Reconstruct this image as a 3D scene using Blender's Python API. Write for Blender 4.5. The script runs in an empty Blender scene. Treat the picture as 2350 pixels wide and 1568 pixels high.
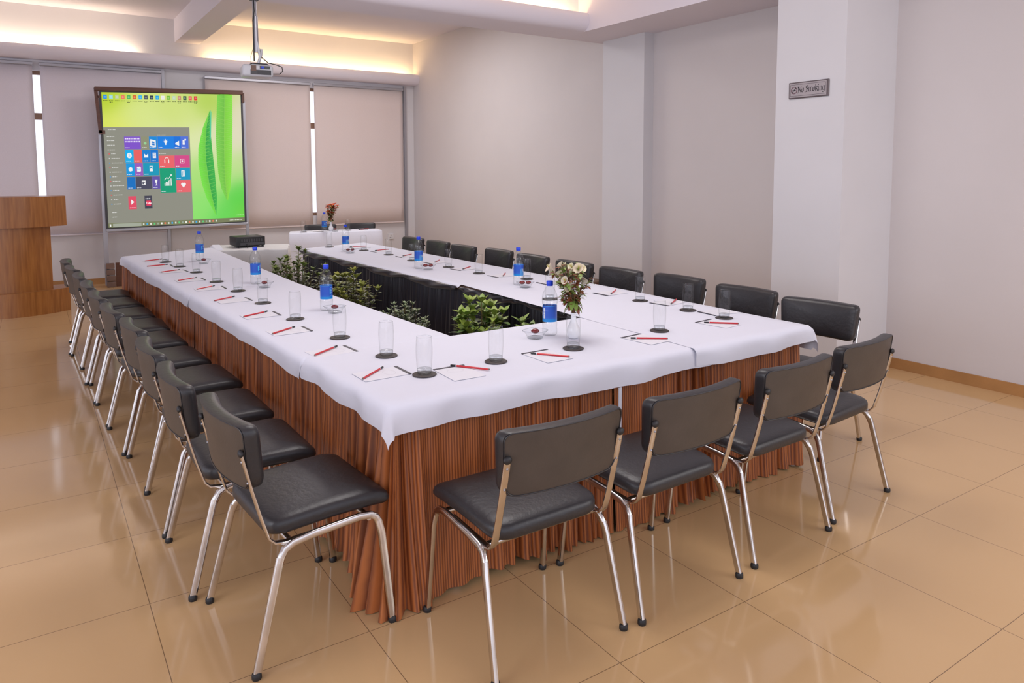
import bpy, bmesh, math, random
from mathutils import Vector, Matrix
import numpy as np
R = math.radians
PI = math.pi
C = bpy.context.scene.collection
sc = bpy.context.scene

# ------------------------------------------------------------------ camera
f_px, cx, cy = 1686.03, 1199.63, 533.34
cam = bpy.data.cameras.new('camera'); camo = bpy.data.objects.new('camera', cam); C.objects.link(camo)
cam.sensor_width = 36; cam.sensor_fit = 'HORIZONTAL'; cam.lens = f_px * 36 / 2350
cam.shift_x = (1175 - cx) / 2350; cam.shift_y = (cy - 784) / 2350
right = Vector((0.8302, -0.5575, -0.0016)); fwd = Vector((0.5556, 0.8277, -0.0811)).normalized()
right = (right - fwd * right.dot(fwd)).normalized(); upv = right.cross(fwd)
camo.matrix_world = Matrix(((right.x, upv.x, -fwd.x, -0.295), (right.y, upv.y, -fwd.y, -2.875), (right.z, upv.z, -fwd.z, 1.56), (0, 0, 0, 1)))
cam.clip_start = 0.05; cam.clip_end = 100
sc.camera = camo

# ------------------------------------------------------------------ world, lights, exposure
w = bpy.data.worlds.new('daylight'); sc.world = w; w.use_nodes = True
bg = w.node_tree.nodes['Background']; bg.inputs[0].default_value = (0.86, 0.87, 1.0, 1); bg.inputs[1].default_value = 1.55
sc.view_settings.view_transform = 'Standard'; sc.view_settings.look = 'None'
sc.view_settings.exposure = 0.0; sc.view_settings.gamma = 1.0; sc.view_settings.use_curve_mapping = False

def area(name, loc, target, sx, sy, power, col, spread=180):
    l = bpy.data.lights.new(name, 'AREA'); l.shape = 'RECTANGLE'; l.size = sx; l.size_y = sy; l.energy = power; l.color = col
    l.spread = R(spread)
    o = bpy.data.objects.new(name, l); C.objects.link(o); o.location = loc
    d = Vector(target) - Vector(loc); o.rotation_euler = d.to_track_quat('-Z', 'Y').to_euler()
    return o
area('overhead_fill_near', (1.9, 0.6, 3.72), (1.9, 0.6, 0), 1.6, 1.6, 56, (1.0, 0.95, 0.93))  # added fill above the tables to brighten the cloths, not a known fixture
area('overhead_fill_far', (3.2, 6.2, 3.72), (3.2, 6.2, 0), 1.6, 1.6, 74, (1.0, 0.95, 0.95))  # added fill that lifts the far wall and blinds, no real lamp here
area('window_light_right', (4.2, -3.6, 1.9), (2.0, 1.0, 0.7), 2.2, 1.6, 38, (1.0, 0.97, 0.93))
area('window_light_left', (-3.6, -1.6, 2.0), (1.0, 1.5, 0.7), 2.4, 1.7, 60, (0.93, 0.94, 1.0))
WARM = (1.0, 0.69, 0.32)

# ------------------------------------------------------------------ materials
def mat(name, col=(0.8, 0.8, 0.8), rough=0.5, metal=0.0, spec=0.5, **k):
    m = bpy.data.materials.new(name); m.use_nodes = True
    b = m.node_tree.nodes['Principled BSDF']
    b.inputs['Base Color'].default_value = (*col, 1); b.inputs['Roughness'].default_value = rough
    b.inputs['Metallic'].default_value = metal; b.inputs['Specular IOR Level'].default_value = spec
    for kk, v in k.items(): b.inputs[kk.replace('_', ' ')].default_value = v
    return m
def nodes(m): return m.node_tree.nodes, m.node_tree.links, m.node_tree.nodes['Principled BSDF']
def noise_var(m, scale, amt, col2=None, stretch=None, bump=0.0, detail=4, bscale=None):
    """procedural colour mottling and bump in object coordinates"""
    n, l, b = nodes(m)
    tc = n.new('ShaderNodeTexCoord'); mp = n.new('ShaderNodeMapping'); l.new(tc.outputs['Object'], mp.inputs[0])
    if stretch: mp.inputs['Scale'].default_value = stretch
    nz = n.new('ShaderNodeTexNoise'); nz.inputs['Scale'].default_value = scale; nz.inputs['Detail'].default_value = detail
    l.new(mp.outputs[0], nz.inputs['Vector'])
    c = b.inputs['Base Color'].default_value[:]
    if amt:
        mx = n.new('ShaderNodeMix'); mx.data_type = 'RGBA'
        mx.inputs[6].default_value = c
        mx.inputs[7].default_value = (*col2, 1) if col2 else tuple(x * (1 - amt) for x in c[:3]) + (1,)
        rp = n.new('ShaderNodeMapRange'); rp.inputs[1].default_value = 0.35; rp.inputs[2].default_value = 0.65
        l.new(nz.outputs[0], rp.inputs[0]); l.new(rp.outputs[0], mx.inputs[0]); l.new(mx.outputs[2], b.inputs['Base Color'])
    if bump:
        bp = n.new('ShaderNodeBump'); bp.inputs['Strength'].default_value = bump; bp.inputs['Distance'].default_value = 0.01
        s = nz
        if bscale:
            s = n.new('ShaderNodeTexNoise'); s.inputs['Scale'].default_value = bscale; s.inputs['Detail'].default_value = 3
            l.new(mp.outputs[0], s.inputs['Vector'])
        l.new(s.outputs[0], bp.inputs['Height']); l.new(bp.outputs[0], b.inputs['Normal'])
    return m
def attr_mat(name, rough=0.5, emit=0.0, spec=0.5, coat=0.0, sheen=0.0):
    m = mat(name, rough=rough, spec=spec); n, l, b = nodes(m)
    a = n.new('ShaderNodeAttribute'); a.attribute_name = 'Col'
    if emit:
        b.inputs['Base Color'].default_value = (0.03, 0.03, 0.03, 1)
        l.new(a.outputs['Color'], b.inputs['Emission Color']); b.inputs['Emission Strength'].default_value = emit
    else: l.new(a.outputs['Color'], b.inputs['Base Color'])
    return m
def clear_mat(name, tint=(0.97, 0.98, 0.98), ior=1.3, rough=0.03, edge=0.55, body=0.0):
    """thin clear wall: transparent with a fresnel gloss and darker rims"""
    m = bpy.data.materials.new(name); m.use_nodes = True; n, l = m.node_tree.nodes, m.node_tree.links
    n.remove(n['Principled BSDF']); out = n['Material Output']
    lw = n.new('ShaderNodeLayerWeight'); lw.inputs[0].default_value = 0.35
    tr = n.new('ShaderNodeBsdfTransparent'); gl = n.new('ShaderNodeBsdfGlossy'); gl.inputs['Roughness'].default_value = rough
    cm = n.new('ShaderNodeMix'); cm.data_type = 'RGBA'; cm.inputs[6].default_value = (*tint, 1)
    cm.inputs[7].default_value = tuple(t * edge for t in tint) + (1,)
    pw = n.new('ShaderNodeMath'); pw.operation = 'POWER'; pw.inputs[1].default_value = 2.2
    l.new(lw.outputs['Facing'], pw.inputs[0]); l.new(pw.outputs[0], cm.inputs[0]); l.new(cm.outputs[2], tr.inputs[0])
    p4 = n.new('ShaderNodeMath'); p4.operation = 'POWER'; p4.inputs[1].default_value = 4.0; l.new(lw.outputs['Facing'], p4.inputs[0])
    fr = n.new('ShaderNodeMath'); fr.operation = 'MULTIPLY_ADD'; fr.inputs[1].default_value = 0.30; fr.inputs[2].default_value = 0.035 * ior
    l.new(p4.outputs[0], fr.inputs[0])
    mx = n.new('ShaderNodeMixShader'); l.new(fr.outputs[0], mx.inputs[0]); l.new(tr.outputs[0], mx.inputs[1]); l.new(gl.outputs[0], mx.inputs[2])
    l.new(mx.outputs[0], out.inputs[0]); return m

M = {}
M['wall'] = noise_var(mat('wall_paint', (0.615, 0.575, 0.575), 0.7, spec=0.3), 1.2, 0.03, bump=0.02, bscale=120)
M['white_wall'] = noise_var(mat('white_wall_paint', (0.71, 0.69, 0.705), 0.65, spec=0.3), 1.5, 0.03)
M['pilaster'] = noise_var(mat('pilaster_paint', (0.645, 0.635, 0.66), 0.65, spec=0.3), 1.5, 0.03)
M['ceiling'] = noise_var(mat('ceiling_paint', (0.75, 0.71, 0.77), 0.75, spec=0.2), 1.0, 0.02)
M['blind'] = mat('blind_fabric', (0.75, 0.65, 0.625), 0.85, spec=0.1)
M['blind_lilac'] = mat('blind_fabric_lilac', (0.74, 0.69, 0.745), 0.85, spec=0.1)
for k in ('blind', 'blind_lilac'):
    n, l, b = nodes(noise_var(M[k], 260, 0.06, bump=0.05))
M['alu'] = mat('grey_aluminium', (0.42, 0.42, 0.46), 0.35, 0.7)
M['white_plastic'] = mat('white_plastic', (0.75, 0.75, 0.78), 0.4)
M['chrome'] = noise_var(mat('chrome', (0.72, 0.69, 0.67), 0.16, 1.0), 14, 0.15)
M['rubber'] = mat('black_rubber', (0.015, 0.015, 0.017), 0.5)
M['vinyl'] = noise_var(mat('black_vinyl', (0.022, 0.021, 0.024), 0.40, spec=0.55), 9, 0.0, bump=0.12, bscale=60)
M['vinyl_back'] = noise_var(mat('dark_vinyl_panel', (0.068, 0.053, 0.043), 0.45, spec=0.5), 9, 0.2, bump=0.05, bscale=140)
M['cloth'] = noise_var(mat('white_tablecloth', (0.70, 0.715, 0.81), 0.85, spec=0.15), 3.0, 0.0, bump=0.35, bscale=7)
M['black_cloth'] = mat('black_satin', (0.019, 0.017, 0.026), 0.36, spec=0.6, Sheen_Weight=0.15)
M['grey_cloth'] = noise_var(mat('pale_grey_cloth', (0.66, 0.66, 0.66), 0.8, spec=0.15), 4, 0.05, bump=0.3, bscale=9)
M['wood'] = noise_var(mat('lectern_wood', (0.37, 0.15, 0.038), 0.32), 3.2, 0.35, col2=(0.26, 0.095, 0.022), stretch=(14, 14, 0.9))
M['dark_wood'] = noise_var(mat('brown_wood', (0.13, 0.048, 0.026), 0.4), 3, 0.3, stretch=(1.2, 12, 12))
M['post_wood'] = noise_var(mat('grey_brown_wood', (0.20, 0.12, 0.09), 0.6), 4, 0.3)
M['black_plastic'] = mat('glossy_black_plastic', (0.012, 0.012, 0.013), 0.5)
M['dark_plastic'] = mat('dark_grey_plastic', (0.05, 0.05, 0.055), 0.4)
M['light_plastic'] = mat('pale_grey_plastic', (0.55, 0.56, 0.60), 0.35)
M['blue_cap'] = mat('blue_cap', (0.005, 0.045, 0.62), 0.35)
M['red_pencil'] = mat('red_lacquer', (0.55, 0.018, 0.028), 0.3)
M['pencil_black'] = mat('black_lacquer', (0.012, 0.012, 0.018), 0.3)
M['paper'] = mat('white_paper', (0.73, 0.735, 0.80), 0.7, spec=0.2)
M['print_grey'] = mat('pale_grey_print', (0.60, 0.60, 0.66), 0.7, spec=0.2)
M['strip'] = mat('dark_binding', (0.035, 0.033, 0.05), 0.5)
M['coaster'] = noise_var(mat('dark_leather', (0.045, 0.034, 0.033), 0.55), 40, 0.3)
M['candy'] = noise_var(mat('dark_red_wrapper', (0.17, 0.012, 0.014), 0.22), 60, 0.3, bump=0.2)
M['ceramic'] = mat('white_ceramic', (0.82, 0.82, 0.85), 0.2)
M['glass'] = clear_mat('tumbler_glass', (0.985, 0.99, 0.99), 1.0, edge=0.70)
M['base_glass'] = clear_mat('thick_base_glass', (0.90, 0.92, 0.93), 2.2, 0.05, edge=0.5)
M['pet'] = clear_mat('bottle_plastic', (0.975, 0.985, 0.99), 1.6, 0.08, edge=0.72)
M['bowl_glass'] = clear_mat('bowl_glass', (0.97, 0.975, 0.98), 1.25, edge=0.7)
M['label'] = attr_mat('bottle_label', 0.3)
M['picture'] = attr_mat('projected_picture', 0.6, emit=1.0, spec=0.0)
M['leaf_attr'] = attr_mat('leaf', 0.42)
M['petal_attr'] = attr_mat('petal', 0.5)
M['terracotta'] = noise_var(mat('terracotta', (0.30, 0.11, 0.055), 0.75), 8, 0.2)
M['soil'] = noise_var(mat('soil', (0.05, 0.03, 0.02), 0.9), 30, 0.4)
M['sign_metal'] = mat('brushed_plate', (0.40, 0.36, 0.37), 0.35, 0.35)
M['sign_frame'] = mat('sign_frame', (0.12, 0.095, 0.10), 0.35, 0.3)
M['ink'] = mat('dark_ink', (0.02, 0.014, 0.02), 0.5)
M['ink_red'] = mat('red_ink', (0.10, 0.022, 0.04), 0.5)
M['skirting'] = noise_var(mat('skirting_tile', (0.44, 0.225, 0.085), 0.25), 5, 0.15)
M['brown_frame'] = mat('brown_window_frame', (0.22, 0.12, 0.07), 0.5)

# polished floor tiles 0.6 m
def floor_mat():
    m = mat('polished_tile', (0.56, 0.335, 0.165), 0.09, spec=0.5); n, l, b = nodes(m)
    tc = n.new('ShaderNodeTexCoord'); sp = n.new('ShaderNodeSeparateXYZ'); l.new(tc.outputs['Object'], sp.inputs[0])
    ds = []
    for ax in (0, 1):
        d = n.new('ShaderNodeMath'); d.operation = 'DIVIDE'; d.inputs[1].default_value = 0.6; l.new(sp.outputs[ax], d.inputs[0])
        ad = n.new('ShaderNodeMath'); ad.operation = 'ADD'; ad.inputs[1].default_value = 100.5; l.new(d.outputs[0], ad.inputs[0])
        fr = n.new('ShaderNodeMath'); fr.operation = 'FRACT'; l.new(ad.outputs[0], fr.inputs[0])
        sb = n.new('ShaderNodeMath'); sb.operation = 'SUBTRACT'; sb.inputs[1].default_value = 0.5; l.new(fr.outputs[0], sb.inputs[0])
        ab = n.new('ShaderNodeMath'); ab.operation = 'ABSOLUTE'; l.new(sb.outputs[0], ab.inputs[0]); ds.append(ab)
    mn = n.new('ShaderNodeMath'); mn.operation = 'MINIMUM'; l.new(ds[0].outputs[0], mn.inputs[0]); l.new(ds[1].outputs[0], mn.inputs[1])
    ln = n.new('ShaderNodeMath'); ln.operation = 'LESS_THAN'; ln.inputs[1].default_value = 0.0021; l.new(mn.outputs[0], ln.inputs[0])
    nz = n.new('ShaderNodeTexNoise'); nz.inputs['Scale'].default_value = 1.1; nz.inputs['Detail'].default_value = 5; l.new(tc.outputs['Object'], nz.inputs['Vector'])
    c1 = n.new('ShaderNodeMix'); c1.data_type = 'RGBA'; c1.inputs[6].default_value = (0.615, 0.41, 0.215, 1); c1.inputs[7].default_value = (0.56, 0.355, 0.172, 1)
    l.new(nz.outputs[0], c1.inputs[0])
    c2 = n.new('ShaderNodeMix'); c2.data_type = 'RGBA'; c2.inputs[7].default_value = (0.2, 0.12, 0.065, 1)
    l.new(c1.outputs[2], c2.inputs[6]); l.new(ln.outputs[0], c2.inputs[0]); l.new(c2.outputs[2], b.inputs['Base Color'])
    return m
M['floor'] = floor_mat()
# striped brown satin for the skirts: fine stripes run down the pleats (UV u = length of fabric)
def skirt_mat():
    m = mat('brown_striped_satin', (0.2, 0.07, 0.03), 0.36, spec=0.5, Sheen_Weight=0.04); n, l, b = nodes(m)
    uv = n.new('ShaderNodeUVMap'); uv.uv_map = 'UVMap'
    wv = n.new('ShaderNodeTexWave'); wv.wave_type = 'BANDS'; wv.bands_direction = 'X'; wv.inputs['Scale'].default_value = 18
    wv.inputs['Distortion'].default_value = 0.6; wv.inputs['Detail'].default_value = 1
    l.new(uv.outputs[0], wv.inputs['Vector'])
    mx = n.new('ShaderNodeMix'); mx.data_type = 'RGBA'; mx.inputs[6].default_value = (0.43, 0.135, 0.036, 1); mx.inputs[7].default_value = (0.17, 0.042, 0.012, 1)
    l.new(wv.outputs[0], mx.inputs[0]); l.new(mx.outputs[2], b.inputs['Base Color'])
    bp = n.new('ShaderNodeBump'); bp.inputs['Strength'].default_value = 0.35; bp.inputs['Distance'].default_value = 0.004
    l.new(wv.outputs[0], bp.inputs['Height']); l.new(bp.outputs[0], b.inputs['Normal'])
    return m
M['skirt'] = skirt_mat()

# ------------------------------------------------------------------ mesh helpers
class MB:
    def __init__(s): s.v = []; s.f = []; s.m = []; s.c = []; s.uv = None
    def add(s, vs, fs, mi=0, col=None):
        o = len(s.v); s.v += [tuple(v) for v in vs]
        for q in fs: s.f.append([o + i for i in q]); s.m.append(mi); s.c.append(col)
        return o
    def box(s, x0, x1, y0, y1, z0, z1, mi=0, col=None):
        s.add([(x0, y0, z0), (x1, y0, z0), (x1, y1, z0), (x0, y1, z0), (x0, y0, z1), (x1, y0, z1), (x1, y1, z1), (x0, y1, z1)],
              [(3, 2, 1, 0), (4, 5, 6, 7), (0, 1, 5, 4), (1, 2, 6, 5), (2, 3, 7, 6), (3, 0, 4, 7)], mi, col)
    def quad(s, a, b, c, d, mi=0, col=None): s.add([a, b, c, d], [(0, 1, 2, 3)], mi, col)
    def prism(s, poly, axis, a0, a1, mi=0, caps=True):
        """2-D polygon swept along an axis: x -> (y,z), y -> (x,z), z -> (x,y)"""
        def P(p, a): return {'x': (a, p[0], p[1]), 'y': (p[0], a, p[1]), 'z': (p[0], p[1], a)}[axis]
        n = len(poly); vs = [P(p, a0) for p in poly] + [P(p, a1) for p in poly]
        fs = [(i, (i + 1) % n, n + (i + 1) % n, n + i) for i in range(n)]
        if caps: fs += [tuple(range(n))[::-1], tuple(range(n, 2 * n))]
        s.add(vs, fs, mi)
    def lathe(s, prof, n=24, mi=0, c=(0, 0, 0), capb=True, capt=True, col=None):
        vs = []
        for r, z in prof:
            for k in range(n):
                a = 2 * PI * k / n; vs.append((c[0] + r * math.cos(a), c[1] + r * math.sin(a), c[2] + z))
        fs = []
        for j in range(len(prof) - 1):
            for k in range(n): fs.append((j * n + k, j * n + (k + 1) % n, (j + 1) * n + (k + 1) % n, (j + 1) * n + k))
        if capb: fs.append(tuple(range(n))[::-1])
        if capt: fs.append(tuple(range((len(prof) - 1) * n, len(prof) * n)))
        s.add(vs, fs, mi, col)
    def tube(s, pts, r, n=10, mi=0, rx=None, cap=True, col=None):
        """swept tube; r radius or list; rx optional (half width, half height) for a flat bar"""
        pts = [Vector(p) for p in pts]; N = len(pts)
        t = [(pts[min(i + 1, N - 1)] - pts[max(i - 1, 0)]).normalized() for i in range(N)]
        u = t[0].orthogonal().normalized()
        if rx: u = Vector(rx[2]); u = (u - t[0] * u.dot(t[0])).normalized()
        vs = []
        for i in range(N):
            u = (u - t[i] * u.dot(t[i])).normalized(); w_ = t[i].cross(u)
            rr = r[i] if isinstance(r, (list, tuple)) else r
            for k in range(n):
                a = 2 * PI * (k + 0.5) / n
                if rx:
                    ca, sa = math.cos(a), math.sin(a); p = 0.5
                    vs.append(pts[i] + u * (rx[0] * math.copysign(abs(ca) ** p, ca)) + w_ * (rx[1] * math.copysign(abs(sa) ** p, sa)))
                else: vs.append(pts[i] + u * (rr * math.cos(a)) + w_ * (rr * math.sin(a)))
        fs = [(i * n + k, i * n + (k + 1) % n, (i + 1) * n + (k + 1) % n, (i + 1) * n + k) for i in range(N - 1) for k in range(n)]
        if cap: fs += [tuple(range(n))[::-1], tuple(range((N - 1) * n, N * n))]
        s.add(vs, fs, mi, col)
    def ball(s, c, rx, ry, rz, n=14, m_=8, mi=0, col=None, power=1.0):
        pr_ = [];
        vs = []
        for j in range(1, m_):
            th = PI * j / m_
            for k in range(n):
                a = 2 * PI * k / n; vs.append((c[0] + rx * math.sin(th) * math.cos(a), c[1] + ry * math.sin(th) * math.sin(a), c[2] - rz * math.cos(th)))
        vs += [(c[0], c[1], c[2] - rz), (c[0], c[1], c[2] + rz)]; b = len(vs) - 2
        fs = [(j * n + k, j * n + (k + 1) % n, (j + 1) * n + (k + 1) % n, (j + 1) * n + k) for j in range(m_ - 2) for k in range(n)]
        fs += [(b, (k + 1) % n, k) for k in range(n)] + [(b + 1, (m_ - 2) * n + k, (m_ - 2) * n + (k + 1) % n) for k in range(n)]
        s.add(vs, fs, mi, col)
    def build(s, name, mats, parent=None, loc=(0, 0, 0), smooth=None, bevel=None, fix=True):
        me = bpy.data.meshes.new(name); me.from_pydata(s.v, [], s.f)
        if not isinstance(mats, (list, tuple)): mats = [mats]
        for q in mats: me.materials.append(M[q])
        me.polygons.foreach_set('material_index', s.m)
        if any(c is not None for c in s.c):
            at = me.color_attributes.new('Col', 'FLOAT_COLOR', 'CORNER')
            arr = np.ones((len(me.loops), 4), dtype=np.float32)
            for p, c in zip(me.polygons, s.c):
                if c is None: continue
                if isinstance(c[0], (tuple, list)):
                    for li, cc in zip(p.loop_indices, c): arr[li, :3] = cc
                else: arr[p.loop_start:p.loop_start + p.loop_total, :3] = c
            at.data.foreach_set('color', arr.ravel())
        if s.uv is not None:
            ul = me.uv_layers.new(name='UVMap'); a = np.array([s.uv[lp.vertex_index] for lp in me.loops], dtype=np.float32); ul.data.foreach_set('uv', a.ravel())
        if fix or bevel:
            bm = bmesh.new(); bm.from_mesh(me)
            if fix: bmesh.ops.recalc_face_normals(bm, faces=bm.faces)
            if bevel: bmesh.ops.bevel(bm, geom=[e for e in bm.edges if len(e.link_faces) == 2 and e.calc_face_angle(0) > 0.6], offset=bevel[0], segments=bevel[1], affect='EDGES', profile=0.5, clamp_overlap=True)
            bm.to_mesh(me); bm.free()
        if smooth is not None:
            me.polygons.foreach_set('use_smooth', [True] * len(me.polygons)); me.set_sharp_from_angle(angle=R(smooth))
        me.update()
        o = bpy.data.objects.new(name, me); C.objects.link(o); o.location = loc
        if parent: o.parent = parent
        return o
def tag(o, label=None, cat=None, group=None, kind=None):
    if label: o['label'] = label
    if cat: o['category'] = cat
    if group: o['group'] = group
    if kind: o['kind'] = kind
    return o
def thing(name, loc=(0, 0, 0), rz=0, label=None, cat=None, group=None):
    o = bpy.data.objects.new(name, None); C.objects.link(o); o.location = loc; o.rotation_euler = (0, 0, rz); o.empty_display_size = 0.1
    return tag(o, label, cat, group)
def struct(o): o['kind'] = 'structure'; return o
def copy_tree(o, parent=None):
    c = o.copy(); C.objects.link(c)
    if parent: c.parent = parent
    for ch in list(o.children): copy_tree(ch, c)
    return c
ORD = ['first', 'second', 'third', 'fourth', 'fifth', 'sixth', 'seventh', 'eighth', 'ninth', 'tenth']
def rnd(seed): return random.Random(seed)
def sm(t): t = max(0, min(1, t)); return t * t * (3 - 2 * t)

# ================================================================== ROOM
XR, YF, ZC = 5.37, 9.0, 3.79
b = MB(); b.box(-7, XR + .3, -6, YF + .3, -0.1, 0); struct(b.build('floor', 'floor'))
b = MB(); b.box(-7, XR + .3, -6, YF + .3, ZC, ZC + 0.1); struct(b.build('ceiling', 'ceiling'))
b = MB(); b.box(XR, XR + 0.2, -6, YF + .2, 0, ZC); struct(b.build('wall_right', 'wall'))
# far wall with two window openings behind the blinds
WIN = [(-2.4, 1.30), (2.02, 5.06)]; WZ0, WZ1 = 0.86, 2.93
b = MB()
xs = [-7, WIN[0][0], WIN[0][1], WIN[1][0], WIN[1][1], XR]
b.box(-7, XR, YF, YF + .2, 0, WZ0); b.box(-7, XR, YF, YF + .2, WZ1, ZC)
for a, c in ((-7, WIN[0][0]), (WIN[0][1], WIN[1][0]), (WIN[1][1], XR)): b.box(a, c, YF, YF + .2, WZ0, WZ1)
struct(b.build('wall_far', 'white_wall'))
for k, (a, c) in enumerate(WIN):
    b = MB(); y0, y1 = YF + .06, YF + .11
    b.box(a, c, y0, y1, WZ0, WZ0 + .05); b.box(a, c, y0, y1, WZ1 - .05, WZ1); b.box(a, a + .05, y0, y1, WZ0, WZ1); b.box(c - .05, c, y0, y1, WZ0, WZ1)
    b.box(a, c, y0, y1, 2.28, 2.37)
    wn = struct(b.build('window_%d' % (k + 1), 'brown_frame'))
    g = MB(); g.box(a + .05, c - .05, y0 + .02, y0 + .026, WZ0 + .05, WZ1 - .05); g.build('window_pane', 'glass', wn)
# pilasters on the right wall
b = MB(); b.box(4.70, XR, 0.33, 0.93, 0, 3.05); struct(b.build('trim_1', 'pilaster'))
b = MB(); b.box(5.23, XR, 3.02, 3.70, 0, 3.05); struct(b.build('trim_2', 'pilaster'))
# ceiling beams
b = MB(); b.box(4.68, XR, -6, 3.46, 3.05, ZC); struct(b.build('trim_3', 'ceiling'))
prof = [(3.82, 3.05), (3.37, 3.05), (3.32, 3.065), (3.288, 3.10), (3.275, 3.14), (3.275, 3.18), (3.285, 3.215), (3.30, 3.233), (3.33, 3.233), (3.33, 3.12), (3.46, 3.12), (3.46, ZC), (3.82, ZC)]
b = MB(); b.prism(prof, 'x', -7, 4.68); b.box(4.68, XR, 3.46, 3.82, 3.05, ZC); struct(b.build('trim_4', 'ceiling', smooth=40))
b = MB(); b.box(1.57, 1.90, 3.82, YF, 3.46, ZC); struct(b.build('trim_5', 'ceiling'))
b = MB(); b.box(1.50, 1.97, 3.82, 4.05, 3.40, 3.46); struct(b.build('trim_8', 'ceiling'))
# curved light ledge along the far wall
yl = 8.74
prof = [(YF, 3.065), (8.86, 3.065), (8.80, 3.075), (8.76, 3.105), (yl, 3.145), (yl, 3.185), (8.75, 3.22), (8.77, 3.24), (8.80, 3.24), (8.80, 3.15), (YF, 3.15)]
b = MB(); b.prism(prof, 'x', -7, XR); struct(b.build('trim_6', 'ceiling', smooth=40))
# skirting
b = MB(); b.box(XR - .012, XR, -6, 0.33, 0, .085); b.box(XR - .012, XR, 0.93, 3.02, 0, .085); b.box(XR - .012, XR, 3.70, YF, 0, .085)
b.box(4.70 - .012, 4.70, .318, .942, 0, .085); b.box(4.70, XR, .318, .33, 0, .085); b.box(4.70, XR, .93, .942, 0, .085)
b.box(5.218, 5.23, 3.008, 3.712, 0, .085); b.box(5.23, XR, 3.008, 3.02, 0, .085)
struct(b.build('baseboard_right', 'skirting'))
b = MB(); b.box(-7, XR, YF - .012, YF, 0, .085); struct(b.build('baseboard_far', 'skirting'))
# cove tube lights
for k, (x0, x1, y, z, pw, who) in enumerate([(-2.2, 0.02, 8.90, 3.165, 10, 'behind the far ledge at the left end'), (0.06, 1.05, 8.90, 3.165, 5, 'behind the far ledge above the leaning screen'),
                                        (1.98, 3.55, 8.90, 3.165, 8, 'behind the far ledge beyond the hanging projector'), (3.60, 5.28, 8.90, 3.165, 8.5, 'behind the far ledge in the right corner'),
                                        (3.0, 4.55, 3.40, 3.135, 9, 'in the trough of the cross beam')]):
    t = thing('cove_tube_light', ((x0 + x1) / 2, y, z), 0, 'warm cove tube light ' + who, 'light', 'cove tube lights')
    h = (x1 - x0) / 2
    b = MB(); b.box(-h, h, -.02, .02, -.014, -.004); b.build('batten', 'white_plastic', t)
    a = area('cove_light', (0, -0.005 if y > 5 else 0.0, 0.03), (0, 0.35 if y > 5 else 0.2, 1), 2 * h, 0.03, pw, (1.0, 0.80, 0.56) if x1 < 1.5 else WARM); a.parent = t

# ================================================================== BLINDS
def blind(x0, x1, ztop, zbot, mk, label):
    y = 8.93; t = thing('roller_blind', ((x0 + x1) / 2, y, zbot), 0, label, 'blind', 'roller blinds on the far wall'); h = (x1 - x0) / 2; H = ztop - zbot
    b = MB(); n = 24; vs = []; fs = []; r = rnd(int(x0 * 10) + 77)
    for j in range(9):
        for i in range(n + 1):
            vs.append((-h + 2 * h * i / n, .003 * math.sin(i * .9 + j * .25), H * j / 8))
    for j in range(8):
        for i in range(n): fs.append((j * (n + 1) + i, j * (n + 1) + i + 1, (j + 1) * (n + 1) + i + 1, (j + 1) * (n + 1) + i))
    b.add(vs, fs); o = b.build('fabric', mk, t, smooth=60, fix=False); md = o.modifiers.new('s', 'SOLIDIFY'); md.thickness = .002
    b = MB(); b.box(-h, h, -.012, .012, -.012, .006); b.build('bottom_bar', mk, t, bevel=(.004, 2))
    b = MB(); b.box(-h - .01, h + .01, -.03, .03, H, H + .045); b.build('head_rail', 'alu', t, bevel=(.008, 2))
blind(-1.75, -0.185, 2.985, .715, 'blind_lilac', 'lilac grey roller blind at far left edge, left of the bright slit above the lectern')
blind(-0.10, 1.36, 2.985, .72, 'blind_lilac', 'lilac grey roller blind between the lectern slit and the leaning screen')
blind(1.95, 3.52, 2.955, .71, 'blind', 'pinkish beige roller blind just right of the screen')
blind(3.585, 5.13, 2.96, .71, 'blind', 'pinkish beige roller blind nearest the right corner')
b = MB(); b.box(1.37, 1.41, 8.955, 8.995, .3, 3.05); struct(b.build('trim_7', 'alu'))
b = MB(); b.box(5.17, 5.21, 8.955, 8.995, .3, 3.05); struct(b.build('trim_9', 'alu'))

# wall socket under the corner blind
t = thing('wall_socket', (4.90, YF - .012, .455), 0, 'small white wall socket under the blind in the far right corner', 'socket')
b = MB(); b.box(-.05, .05, -.012, .012, -.05, .05); b.build('plate', 'white_plastic', t, bevel=(.006, 2))
for dx, dz in ((0, .02), (-.018, -.014), (.018, -.014)):
    b = MB(); b.box(dx - .005, dx + .005, -.0135, -.011, dz - .005, dz + .005); b.build('pin_hole', 'rubber', t)
# small wooden box by the right wall, between the chairs
t = thing('wooden_box', (5.17, 3.86, 0), 0, 'small brown wooden box standing against the right wall behind the chairs', 'box')
b = MB(); b.box(-.16, .16, -.12, .12, 0, .27); b.build('body', 'dark_wood', t, bevel=(.006, 2))
b = MB(); b.box(-.17, .17, -.13, .13, .27, .285); b.build('lid', 'post_wood', t, bevel=(.004, 2))

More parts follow.
